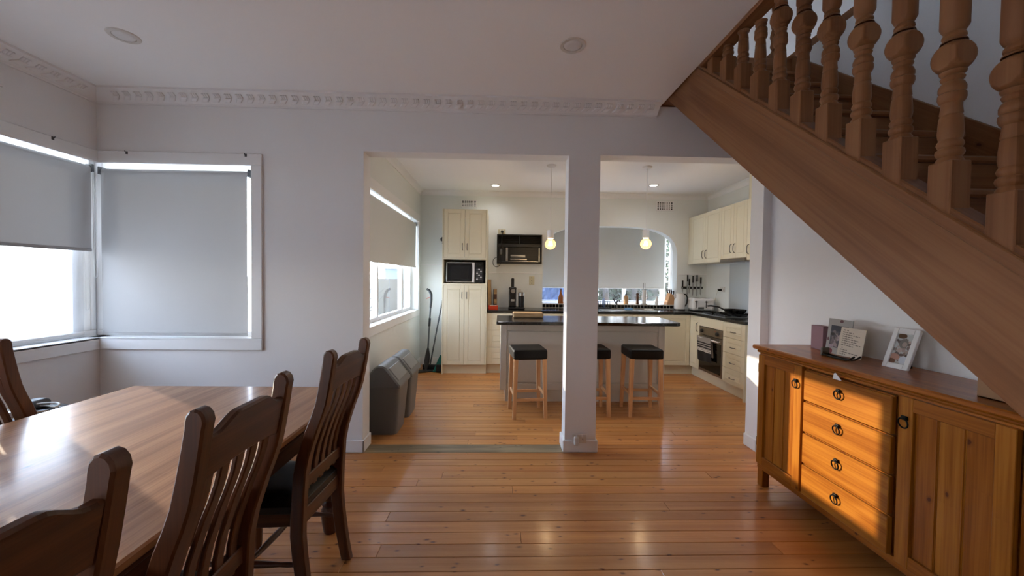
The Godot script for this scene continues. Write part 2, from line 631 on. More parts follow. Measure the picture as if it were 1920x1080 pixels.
func window_unit(called: String, label: String, at: Vector3, turn: float, w: float, h: float, stiles: Array, rails: Array = []) -> Node3D:
	# local: x along the window, y up, frame in the plane z = 0, room towards +z
	var o := structnode(called, label)
	o.position = at
	o.rotation.y = turn
	var f := mb()
	f.bb(V(0, 0, -0.03), V(w, 0.045, 0.03), 0.004)
	f.bb(V(0, h - 0.045, -0.03), V(w, h, 0.03), 0.004)
	f.bb(V(0, 0.045, -0.03), V(0.045, h - 0.045, 0.03), 0.004)
	f.bb(V(w - 0.045, 0.045, -0.03), V(w, h - 0.045, 0.03), 0.004)
	obj("window_frame", f, M.alu, o)
	var xs := [0.045]
	for s in stiles:
		obj("mullion", mb().bb(V(s[0], 0.045, -0.028), V(s[1], rails[0][0] if rails.size() else h - 0.045, 0.028), 0.003), M.alu, o)
		xs.append(s[0])
		xs.append(s[1])
	xs.append(w - 0.045)
	for r in rails:
		obj("transom", mb().bb(V(0.045, r[0], -0.028), V(w - 0.045, r[1], 0.028), 0.003), M.alu, o)
	for k in range(0, xs.size(), 2):
		obj("pane", mb().bb(V(xs[k], 0.045, -0.003), V(xs[k + 1], h - 0.045, 0.003)), M.glass, o)
	return o

func blind(called: String, label: String, at: Vector3, turn: float, w: float, drop: float, m: Material, tube_r := 0.022, group := "", chain := 0.0, cloth_label := "") -> Node3D:
	# local: x along, hangs down from y = 0, room towards +z
	var o := thing(called, label, "blind", at, turn, group)
	obj("roller_tube", mb().lathe([Vector2(0, 0), Vector2(tube_r, 0), Vector2(tube_r, w), Vector2(0, w)], 18), m, o).transform = Transform3D(Basis(V(0, -1, 0), V(1, 0, 0), V(0, 0, 1)), V(0, -tube_r, 0))
	var P := []
	for i in 13:
		var row := []
		var x := w * i / 12.0
		for j in 13:
			var y := -tube_r - (drop - tube_r) * j / 12.0
			row.append(V(x, y, tube_r + 0.0012 * sin(i * 1.1 + j * 0.4)))
		P.append(row)
	var cl := obj("fabric", mb().grid(P, V(0, 0, 1)), m, o)
	if cloth_label:
		cl.set_meta("label", cloth_label)
	obj("bottom_bar", mb().rbox(V(w * 0.5, -drop, tube_r), V(w, 0.024, 0.014), 0.006, 3), M.white_matte if m != M.blockout else M.blockout, o)
	for sx in [-0.012, w + 0.012]:
		obj("bracket", mb().bb(V(sx - 0.008, -0.05, -0.025), V(sx + 0.008, 0.01, 0.03), 0.003), M.grey, o)
	if chain > 0.0:
		var pts := []
		for k in 21:
			var a := PI * k / 20.0
			pts.append(V(w + 0.012 - 0.012 * cos(a) + 0.004, -0.05 - chain - 0.015 * sin(a), tube_r + 0.012))
		pts.push_front(V(w + 0.004, -0.05, tube_r + 0.012))
		pts.append(V(w + 0.028, -0.05, tube_r + 0.012))
		obj("pull_chain", mb().tube(pts, 0.0022, 6), M.white, o)
	return o

func wall_with(parts: Array) -> MB:
	var b := mb()
	for p in parts:
		b.bb(V(p[0], p[1], p[2]), V(p[3], p[4], p[5]))
	return b

func build_walls() -> void:
	# wall between dining room and kitchen with the corner window and the two openings
	struct("wall_north", wall_with([
		[-3.32, -0.15, ZK, -1.95, 0.905, ZN], [-3.32, 2.335, ZK, -1.95, CH, ZN], [-1.95, -0.15, ZK, -1.09, CH, ZN],
		[-1.09, 2.386, ZK, 0.53, CH, ZN], [0.53, -0.15, ZK, 0.782, CH, ZN], [0.782, 2.396, ZK, 2.12, CH, ZN], [2.12, -0.15, ZK, 2.34, CH, ZN]]), M.wall)
	struct("wall_left", wall_with([
		[-3.32, -0.15, ZN, XL, 0.905, 2.55], [-3.32, 2.335, ZN, XL, CH, 2.55], [-3.32, 0.905, -1.0, XL, 2.335, 0.4], [-3.32, 0.905, 2.1, XL, 2.335, 2.55], [-3.32, 1.62, 0.4, XL, 2.335, 2.1]]), M.wall)
	struct("wall_right", wall_with([[XR, -0.15, ZN, 2.34, UP, 2.55]]), M.wall)
	struct("wall_south", wall_with([[-3.32, -0.15, 2.4, 2.34, CH, 2.55]]), M.wall)
	struct("ceiling", wall_with([[-3.32, CH, ZK, 1.256, UP, 2.55], [1.256, CH, 0.6, XR, UP, 2.55]]), M.ceil)
	# kitchen
	struct("wall_kitchen_left", wall_with([
		[-1.5, -0.15, KZ - 0.15, KXL, 0.90, ZK], [-1.5, 2.37, KZ - 0.15, KXL, CH, ZK], [-1.5, 0.90, KZ - 0.15, KXL, 2.37, -6.02], [-1.5, 0.90, -3.60, KXL, 2.37, ZK]]), M.kwall)
	struct("wall_kitchen_right", wall_with([[KXR, -0.15, KZ - 0.15, 3.5, CH, ZK], [2.34, -0.15, ZK, 3.5, CH, ZN]]), M.kwall)
	var back := wall_with([[-1.5, -0.15, KZ - 0.15, 0.67, CH, KZ], [2.87, -0.15, KZ - 0.15, 3.5, CH, KZ], [0.67, -0.15, KZ - 0.15, 2.87, 0.985, KZ]])
	var arch := PackedVector2Array([Vector2(0.67, CH), Vector2(0.67, 1.70)])
	for k in 25:
		var a := PI - PI * k / 24.0
		var c := cos(a)
		var s := sin(a)
		arch.append(Vector2(1.77 + 1.10 * signf(c) * pow(absf(c), 0.62), 1.70 + 0.57 * pow(absf(s), 0.62)))
	arch.append(Vector2(2.87, 1.70))
	arch.append(Vector2(2.87, CH))
	var clean := PackedVector2Array()
	for p in arch:
		if clean.is_empty() or clean[clean.size() - 1].distance_to(p) > 0.003:
			clean.append(p)
	back.prism(clean, KZ - 0.15, KZ)
	struct("wall_kitchen_back", back, M.kwall)
	# bay behind the arch
	struct("wall_bay", wall_with([
		[0.45, -0.15, -6.95, 0.57, 2.55, KZ - 0.15], [3.08, -0.15, -6.95, 3.2, 2.55, KZ - 0.15], [0.45, 2.45, -6.95, 3.2, 2.6, KZ - 0.15],
		[0.45, -0.15, -6.95, 3.2, 0.985, KZ - 0.15], [0.57, 2.36, -6.95, 3.08, 2.45, -6.75]]), M.kwall)
	struct("ceiling_kitchen", wall_with([[-1.5, CH, KZ - 0.15, 3.5, CH + 0.2, ZK]]), M.ceil)
	# panel joints on the kitchen back wall
	struct("trim_1", mb().bb(V(-0.2, 1.484, KZ), V(0.67, 1.496, KZ + 0.006), 0.002), M.trim)
	struct("trim_2", mb().bb(V(KXL, 1.60, KZ), V(-0.86, 1.612, KZ + 0.006), 0.002), M.trim)
	struct("trim_3", mb().bb(V(2.88, 1.50, KZ), V(KXR, 1.512, KZ + 0.006), 0.002), M.trim)
	# upper floor round the stair
	struct("floor_upper", wall_with([[1.0, CH + 0.01, -4.5, 5.2, UP, -2.87], [2.34, CH + 0.01, -2.87, 5.2, UP, 2.55]]), M.stair)
	struct("wall_upper_west", wall_with([[0.85, UP, -4.5, 1.0, 5.4, 2.55]]), M.wall)
	struct("wall_upper_north", wall_with([[0.85, CH + 0.01, -4.65, 5.35, 5.4, -4.5]]), M.wall)
	struct("wall_upper_south", wall_with([[0.85, UP, 2.4, 5.35, 5.4, 2.55], [1.0, CH, 2.4, 2.34, UP, 2.55]]), M.wall)
	struct("wall_upper_east", wall_with([[5.2, CH, -4.5, 5.35, 3.9, 2.4], [5.2, 5.0, -4.5, 5.35, 5.4, 2.4], [5.2, 3.9, -4.5, 5.35, 5.0, -2.8], [5.2, 3.9, -1.2, 5.35, 5.0, 2.4]]), M.wall)
	struct("ceiling_upper", wall_with([[0.85, 5.4, -4.65, 5.35, 5.55, 2.55]]), M.ceil)
	window_unit("window_5", "", V(5.28, 3.9, -2.8), -PI / 2, 1.6, 1.1, [[0.77, 0.83]])  # unseen upstairs window, added to bring daylight into the stairwell
	# skirting boards
	var sk := mb()
	sk.bb(V(XL, 0, ZN), V(-1.074, 0.10, ZN + 0.016), 0.005)
	sk.bb(V(-1.09, 0, ZK - 0.0), V(-1.074, 0.10, ZN + 0.016), 0.005)
	struct("baseboard_north", sk, M.trim)
	struct("baseboard_pillar", mb().bb(V(0.514, 0, ZK - 0.016), V(0.798, 0.10, ZN + 0.016), 0.006), M.trim)
	var sr := mb().bb(V(2.104, 0, ZK - 0.0), V(2.12, 0.10, ZN + 0.016), 0.005)
	sr.bb(V(2.104, 0, ZN), V(XR, 0.10, ZN + 0.016), 0.005)
	sr.bb(V(XR - 0.016, 0, ZN + 0.016), V(XR, 0.10, 2.4), 0.005)
	struct("baseboard_right", sr, M.trim)
	struct("baseboard_left", mb().bb(V(XL, 0, ZN), V(XL + 0.016, 0.10, 2.4), 0.005), M.trim)
	struct("baseboard_kitchen", mb().bb(V(KXL, 0, KZ), V(KXL + 0.016, 0.12, ZK), 0.005).bb(V(KXL, 0, KZ), V(-0.86, 0.12, KZ + 0.016), 0.005), M.trim)

func build_windows() -> void:
	# corner window: architraves
	var a := mb()
	a.bb(V(XL + 0.018, 2.252, ZN), V(-1.866, 2.342, ZN + 0.018), 0.004)
	a.bb(V(XL + 0.018, 0.812, ZN), V(-1.866, 0.905, ZN + 0.02), 0.004)
	a.bb(V(-1.95, 0.905, ZN), V(-1.866, 2.252, ZN + 0.018), 0.004)
	a.bb(V(-3.2, 0.89, ZN - 0.1), V(-1.95, 0.907, ZN + 0.02), 0.003)
	struct("trim_4", a, M.trim, "white architrave round the north dining window")
	var c := mb()
	c.bb(V(XL, 2.252, ZN), V(XL + 0.018, 2.342, -0.91), 0.004)
	c.bb(V(XL, 0.812, ZN), V(XL + 0.02, 0.905, -0.91), 0.004)
	c.bb(V(XL, 0.905, -1.0), V(XL + 0.018, 2.252, -0.91), 0.004)
	c.bb(V(XL - 0.1, 0.89, -3.16), V(XL + 0.02, 0.907, -1.0), 0.003)
	struct("trim_5", c, M.trim, "white architrave round the left dining window")
	struct("trim_6", mb().bb(V(-3.30, 0.905, -3.21), V(-3.215, 2.335, -3.165), 0.004), M.trim, "corner post between the two dining windows")
	window_unit("window_1", "", V(-3.215, 0.905, -3.185), 0, 1.265, 1.43, [])
	window_unit("window_2", "", V(-3.265, 0.905, -1.0), PI / 2, 2.165, 1.43, [[1.36, 1.49], [1.995, 2.12], [0.66, 0.70]], [[1.275, 1.295]])
	# unseen window behind the viewer, added as fill light for the dining room
	window_unit("window_6", "", V(-3.265, 0.905, 2.1), PI / 2, 1.7, 0.715, [[0.82, 0.88]])
	var e := mb()
	e.bb(V(XL, 1.62, 0.31), V(XL + 0.018, 1.71, 2.19), 0.004)
	e.bb(V(XL, 0.812, 0.31), V(XL + 0.02, 0.905, 2.19), 0.004)
	e.bb(V(XL, 0.905, 0.31), V(XL + 0.018, 1.62, 0.4), 0.004)
	e.bb(V(XL, 0.905, 2.1), V(XL + 0.018, 1.62, 2.19), 0.004)
	struct("trim_11", e, M.trim, "white architrave round the added rear window of the left wall")
	# hooks on the architraves
	for p in [[-2.88, 0], [-1.985, 0]]:
		hook(V(p[0], 2.328, ZN + 0.018), 0.0, "small metal curtain hook on the north window trim, " + ("near the corner" if p[0] < -2.5 else "by its right end"))
	hook(V(XL + 0.018, 2.328, -2.76), PI / 2, "small metal curtain hook on the left window trim")
	blind("roller_blind", "grey blockout roller blind lowered fully over the north dining window", V(-3.145, 2.227, -3.142), 0, 1.126, 1.303, M.blockout, 0.022, "", 0.78)
	blind("roller_blind", "grey blockout roller blind half lowered over the left dining window", V(-3.192, 2.234, -1.02), PI / 2, 2.05, 0.653, M.blockout, 0.022, "", 0.80)
	blind("sheer_blind", "white translucent sheer blind lowered behind the grey one in the left dining window", V(-3.226, 2.18, -1.02), PI / 2, 2.03, 1.245, M.sheer, 0.012, "", 1.0)
	# kitchen left window
	var k := mb()
	k.bb(V(KXL, 2.268, -6.11), V(KXL + 0.018, 2.38, -3.51), 0.004)
	k.bb(V(KXL, 0.806, -6.11), V(KXL + 0.018, 0.90, -3.51), 0.004)
	k.bb(V(KXL, 0.90, -6.11), V(KXL + 0.018, 2.268, -6.02), 0.004)
	k.bb(V(KXL, 0.90, -3.60), V(KXL + 0.018, 2.268, -3.51), 0.004)
	k.bb(V(KXL - 0.12, 0.886, -6.02), V(KXL + 0.02, 0.903, -3.60), 0.003)
	struct("trim_7", k, M.trim, "white architrave round the kitchen's left window")
	window_unit("window_3", "", V(-1.43, 0.90, -3.60), PI / 2, 2.42, 1.47, [[0.80, 0.84], [1.86, 1.95]], [[1.30, 1.32]])
	blind("roller_blind", "off-white roller blind half lowered over the kitchen's left window", V(-1.345, 2.245, -3.61), PI / 2, 2.37, 0.68, M.kblind, 0.022)
	# bay window behind the arch
	window_unit("window_4", "", V(0.57, 0.985, -6.86), 0, 2.51, 1.38, [[0.80, 0.86], [1.62, 1.68], [2.31, 2.39]])
	blind("roller_blind", "white roller blind lowered over the bay window behind the kitchen arch", V(0.60, 2.345, -6.76), 0, 2.29, 1.085, M.kblind, 0.022)

func hook(at: Vector3, turn: float, label: String) -> void:
	var o := thing("curtain_hook", label, "hook", at, turn, "curtain hooks on the window trim")
	obj("plate", mb().box(V(0, 0, 0.002), V(0.016, 0.022, 0.004), 0.001), M.grey, o)
	obj("hook", mb().tube([V(0, 0.004, 0.003), V(0, 0.004, 0.014), V(0, 0.012, 0.018)], 0.003, 6), M.grey, o)

func build_cornice() -> void:
	var prof := PackedVector2Array([Vector2(0, 2.70), Vector2(0.012, 2.70), Vector2(0.014, 2.712), Vector2(0.024, 2.716), Vector2(0.03, 2.724), Vector2(0.088, 2.764), Vector2(0.10, 2.77), Vector2(0.112, 2.776), Vector2(0.112, CH), Vector2(0, CH)])
	# north: local x out of the wall, y up, z along the wall
	var cn := structnode("trim_8", "moulded plaster cornice with slanted leaf blocks along the dining ceiling, north side")
	obj("moulding", mb(0, Transform3D(Basis(V(0, 0, 1), V(0, 1, 0), V(1, 0, 0)), V(0, 0, ZN))).prism(prof, XL, 1.225), M.cornice, cn)
	var cw := structnode("trim_9", "moulded plaster cornice with slanted leaf blocks along the dining ceiling, left side")
	obj("moulding", mb(0, Transform3D(Basis(V(1, 0, 0), V(0, 1, 0), V(0, 0, 1)), V(XL, 0, 0))).prism(prof, ZN, 2.4), M.cornice, cw)
	# leaf block: bent strap on the sloping face
	var lb := mb()
	lb.prism(PackedVector2Array([Vector2(0.0, 0.002), Vector2(0.044, 0.002), Vector2(0.074, 0.036), Vector2(0.026, 0.036)]), -0.004, 0.015, 0.005)
	for k in 3:
		lb.bb(V(0.027 + 0.016 * k, 0.037, -0.004), V(0.041 + 0.016 * k, 0.068, 0.011), 0.003)
	var lm := lb.mesh()
	var d := Vector2(0.058, 0.040).normalized()
	var x := XL + 0.16
	while x < 1.15:
		var o := MeshInstance3D.new()
		o.mesh = lm
		o.material_override = M.cornice
		o.transform = Transform3D(Basis(V(1, 0, 0), V(0, d.y, d.x), V(1, 0, 0).cross(V(0, d.y, d.x))), V(x, 2.725, ZN + 0.031))
		put("leaf_block", o, cn)
		x += 0.083
	var z := ZN + 0.16
	while z < -0.4:
		var o := MeshInstance3D.new()
		o.mesh = lm
		o.material_override = M.cornice
		var yy := V(d.x, d.y, 0)
		o.transform = Transform3D(Basis(V(0, 0, -1), yy, V(0, 0, -1).cross(yy)), V(XL + 0.031, 2.725, z + 0.06))
		put("leaf_block", o, cw)
		z += 0.083
	# kitchen cove
	var cove := PackedVector2Array([Vector2(0, 2.715), Vector2(0.008, 2.715), Vector2(0.012, 2.735), Vector2(0.022, 2.757), Vector2(0.042, 2.774), Vector2(0.068, 2.782), Vector2(0.072, CH), Vector2(0, CH)])
	var kc := mb(0, Transform3D(Basis(V(0, 0, 1), V(0, 1, 0), V(1, 0, 0)), V(0, 0, KZ))).prism(cove, KXL, KXR)
	kc.xf = Transform3D(Basis(V(1, 0, 0), V(0, 1, 0), V(0, 0, 1)), V(KXL, 0, 0))
	kc.prism(cove, KZ, ZK)
	kc.xf = Transform3D(Basis(V(-1, 0, 0), V(0, 1, 0), V(0, 0, 1)), V(KXR, 0, 0))
	kc.prism(cove, KZ, ZK)
	struct("trim_10", kc, M.trim, "plain cove cornice round the kitchen ceiling")

# ------------------------------------------------------------------ stair
const SL := 0.828
func y_top(z: float) -> float:
	return 1.851 - SL * (z + 1.366)
func y_bot(z: float) -> float:
	return 1.870 - SL * (z + 1.85)

func baluster_mesh(length: float) -> MB:
	var b := mb(1)
	b.bb(V(-0.031, -0.05, -0.031), V(0.031, minf(0.118, length), 0.031), 0.003)
	if length < 0.125:
		return b
	var pts := [Vector2(0.031, 0.112), Vector2(0.029, 0.124), Vector2(0.024, 0.132), Vector2(0.029, 0.138), Vector2(0.031, 0.146), Vector2(0.029, 0.154), Vector2(0.024, 0.158),
		Vector2(0.027, 0.163), Vector2(0.029, 0.170), Vector2(0.027, 0.177), Vector2(0.024, 0.182), Vector2(0.026, 0.190), Vector2(0.0275, 0.202), Vector2(0.0265, 0.225), Vector2(0.0245, 0.25),
		Vector2(0.022, 0.253), Vector2(0.0245, 0.257), Vector2(0.0225, 0.275), Vector2(0.0225, 0.288), Vector2(0.027, 0.292), Vector2(0.030, 0.302), Vector2(0.0295, 0.314), Vector2(0.025, 0.318),
		Vector2(0.029, 0.323), Vector2(0.029, 0.334), Vector2(0.025, 0.344), Vector2(0.020, 0.350), Vector2(0.024, 0.355), Vector2(0.026, 0.361), Vector2(0.022, 0.367), Vector2(0.027, 0.372), Vector2(0.029, 0.378)]
	var upper := [Vector2(0.029, 0.462), Vector2(0.027, 0.467), Vector2(0.022, 0.471), Vector2(0.026, 0.477), Vector2(0.025, 0.484), Vector2(0.021, 0.490), Vector2(0.026, 0.497), Vector2(0.031, 0.508), Vector2(0.031, length)]
	var cut := []
	for p in pts:
		if p.y <= length:
			cut.append(p)
	if length > 0.462:
		# knuckle: a ball with four flats
		var P := []
		var N := []
		for i in 41:
			var rp := []
			var rn := []
			for j in 21:
				var th := PI * (0.07 + 0.86 * j / 20.0)
				var ph := TAU * i / 40.0
				var dd := V(sin(th) * cos(ph), cos(th), sin(th) * sin(ph))
				var q := dd * 0.046
				var nn := dd
				if absf(q.x) > 0.034:
					q.x = 0.034 * signf(q.x)
					nn = V(signf(dd.x), 0, 0)
				if absf(q.z) > 0.034:
					q.z = 0.034 * signf(q.z)
					nn = V(0, 0, signf(dd.z))
				rp.append(q + V(0, 0.42, 0))
				rn.append(nn)
			P.append(rp)
			N.append(rn)
		b.sheet(P, N)
	if cut.size() > 1:
		b.lathe(cut, 16)
	if length > 0.51:
		b.lathe(upper, 16)
	return b

func build_stair() -> void:
	var st := thing("staircase", "brown timber staircase with turned balusters rising along the right wall", "staircase", V(1.27, 0, 0.6))
	var o := -st.position
	var ds := V(0, -SL, 1).normalized()
	var dn := V(0, 1, SL).normalized()
	var world := [V(0, 0.0, 0.408), V(0, 0.0, 0.87), V(0, y_top(0.6), 0.6), V(0, UP + 0.02, -1.366 - (UP + 0.02 - 1.851) / SL), V(0, UP - 0.0, -3.3), V(0, y_bot(-3.3), -3.3)]
	var poly := PackedVector2Array()
	for p in world:
		poly.append(Vector2(p.dot(ds), p.dot(dn)))
	var xs := Transform3D(Basis(ds, dn, V(1, 0, 0)), o)
	obj("stringer", mb(0, xs).prism(poly, 1.272, 1.315, 0.003), M.stair, st)
	# moulding strip along the upper edge of the stringer and its cap
	var cap0 := V(0, y_top(0.62), 0.62)
	var cap1 := V(0, 2.79, -1.366 - (2.79 - 1.851) / SL)
	obj("stringer_moulding", mb(0, xs).bb(V(cap1.dot(ds), cap1.dot(dn) - 0.036, 1.264), V(cap0.dot(ds), cap0.dot(dn) - 0.002, 1.273), 0.003), M.stair, st)
	obj("stringer_cap", mb(0, xs).bb(V(cap1.dot(ds), cap1.dot(dn) - 0.003, 1.276), V(cap0.dot(ds), cap0.dot(dn) + 0.014, 1.345), 0.004), M.stair, st)
	# treads and risers
	var rise := UP / 16.0
	for k in range(1, 16):
		var y := rise * k
		var z := -1.366 - (y + 0.05 - 1.851) / SL
		obj("tread", mb(0, Transform3D(Basis.IDENTITY, o)).bb(V(1.316, y - 0.03, z - 0.2500), V(2.168, y, z), 0.008), M.stair, st)
		obj("riser", mb(0, Transform3D(Basis.IDENTITY, o)).bb(V(1.316, y - rise, z - 0.035), V(2.168, y - 0.03, z - 0.02)), M.stair, st)
	var zt := -1.366 - (UP + 0.05 - 1.851) / SL
	obj("riser", mb(0, Transform3D(Basis.IDENTITY, o)).bb(V(1.316, UP - rise, zt - 0.035), V(2.168, UP - 0.03, zt - 0.02)), M.stair, st)
	obj("landing_nosing", mb(0, Transform3D(Basis.IDENTITY, o)).bb(V(1.316, UP - 0.03, zt - 0.06), V(2.168, UP + 0.004, zt), 0.008), M.stair, st)
	# string against the wall
	var wpoly := PackedVector2Array()
	for p in [V(0, 0, 0.45), V(0, 0, 0.75), V(0, y_top(0.6) + 0.006, 0.6), V(0, UP + 0.02, -1.366 - (UP + 0.014 - 1.851) / SL), V(0, UP + 0.02, -3.0), V(0, UP, -3.0), V(0, y_bot(-2.9), -2.9)]:
		wpoly.append(Vector2(p.dot(ds), p.dot(dn)))
	obj("wall_string", mb(0, xs).prism(wpoly, 2.168, 2.189, 0.003), M.stair, st)
	# balusters
	for k in range(-8, 11):
		var z := -0.952 - 0.142 * k
		var y := y_top(z) + 0.012
		var l := minf(0.86, 2.772 - y)
		if l < 0.03:
			continue
		var q := obj("baluster", baluster_mesh(l), M.stair, st)
		q.position = o + V(1.305, y, z)
	# handrail below the ceiling and trim round the stairwell
	var h0 := V(0, y_top(0.62) + 0.875, 0.62)
	var h1 := V(0, 2.785, -1.366 - (2.785 - 0.875 - 1.851) / SL)
	obj("handrail", mb(0, xs).bb(V(h1.dot(ds), h1.dot(dn) - 0.02, 1.27), V(h0.dot(ds), h0.dot(dn) + 0.02, 1.34), 0.012), M.stair, st)
	obj("newel_post", mb(1, Transform3D(Basis.IDENTITY, o)).bb(V(1.26, 0, 0.62), V(1.35, 1.25, 0.71), 0.008), M.stair, st)
	obj("stairwell_trim", mb(2, Transform3D(Basis.IDENTITY, o)).bb(V(1.2565, 2.772, -2.47), V(1.345, 2.86, 0.6), 0.006), M.stair, st)
	# balustrade of the upper landing
	var lb := thing("landing_balustrade", "brown timber balustrade of the upper landing above the stair wall", "balustrade", V(2.235, UP, -3.1))
	obj("bottom_rail", mb(2).bb(V(-0.035, 0.008, 0), V(0.03, 0.07, 3.2), 0.006), M.stair, lb)
	obj("handrail", mb(2).bb(V(-0.035, 0.93, 0), V(0.03, 0.99, 3.2), 0.01), M.stair, lb)
	obj("newel_post", mb(1).bb(V(-0.05, 0.0, -0.09), V(0.05, 0.2, 0.0), 0.006).lathe([Vector2(0.04, 0.2), Vector2(0.028, 0.23), Vector2(0.04, 0.26), Vector2(0.032, 0.3), Vector2(0.042, 0.34), Vector2(0.03, 0.4), Vector2(0.045, 0.47), Vector2(0.03, 0.54), Vector2(0.04, 0.6), Vector2(0.04, 1.1), Vector2(0, 1.15)], 16, V(0, 0, -0.045)), M.stair, lb)
	for k in 12:
		obj("baluster", mb(1).bb(V(-0.022, 0.07, 0.20 + 0.26 * k), V(0.022, 0.93, 0.244 + 0.26 * k), 0.003), M.stair, lb)

# ------------------------------------------------------------------ dining furniture
func build_table() -> void:
	var t := thing("dining_table", "long varnished brown timber dining table with turned legs", "table", V(-1.455, 0, -1.07))
	var hx := 0.625
	var hz := 1.16
	var top := mb(2)
	top.bb(V(-hx, 0.737, -hz), V(hx, 0.765, hz), 0.006)
	obj("tabletop", top, M.table, t)
	obj("edge_moulding", mb(2).bb(V(-hx + 0.012, 0.712, -hz + 0.012), V(hx - 0.012, 0.7368, hz - 0.012), 0.009), M.chair, t)
	var ap := mb(2)
	for s in [-1.0, 1.0]:
		ap.bb(V(s * 0.555 - 0.013, 0.615, -1.06), V(s * 0.555 + 0.013, 0.712, 1.06), 0.002)
	ap.g = 0
	for s in [-1.0, 1.0]:
		ap.bb(V(-0.54, 0.615, s * 1.085 - 0.013), V(0.54, 0.712, s * 1.085 + 0.013), 0.002)
	obj("apron", ap, M.chair, t)
	for sx in [-1.0, 1.0]:
		for sz in [-1.0, 1.0]:
			var l := mb(1)
			l.bb(V(-0.05, 0.56, -0.05), V(0.05, 0.712, 0.05), 0.004)
			l.lathe([Vector2(0.0, 0.56), Vector2(0.048, 0.56), Vector2(0.048, 0.552), Vector2(0.034, 0.535), Vector2(0.044, 0.522), Vector2(0.046, 0.512), Vector2(0.042, 0.502), Vector2(0.034, 0.496), Vector2(0.042, 0.486), Vector2(0.044, 0.476), Vector2(0.036, 0.464),
				Vector2(0.044, 0.445), Vector2(0.05, 0.41), Vector2(0.05, 0.37), Vector2(0.046, 0.32), Vector2(0.038, 0.26), Vector2(0.034, 0.225), Vector2(0.044, 0.212), Vector2(0.047, 0.2), Vector2(0.043, 0.19), Vector2(0.034, 0.182), Vector2(0.043, 0.172), Vector2(0.045, 0.16), Vector2(0.036, 0.148),
				Vector2(0.047, 0.13), Vector2(0.048, 0.1), Vector2(0.044, 0.06), Vector2(0.036, 0.012), Vector2(0.032, 0), Vector2(0, 0)], 22)
			obj("leg", l, M.chair, t).position = V(sx * 0.535, 0, sz * 1.035)

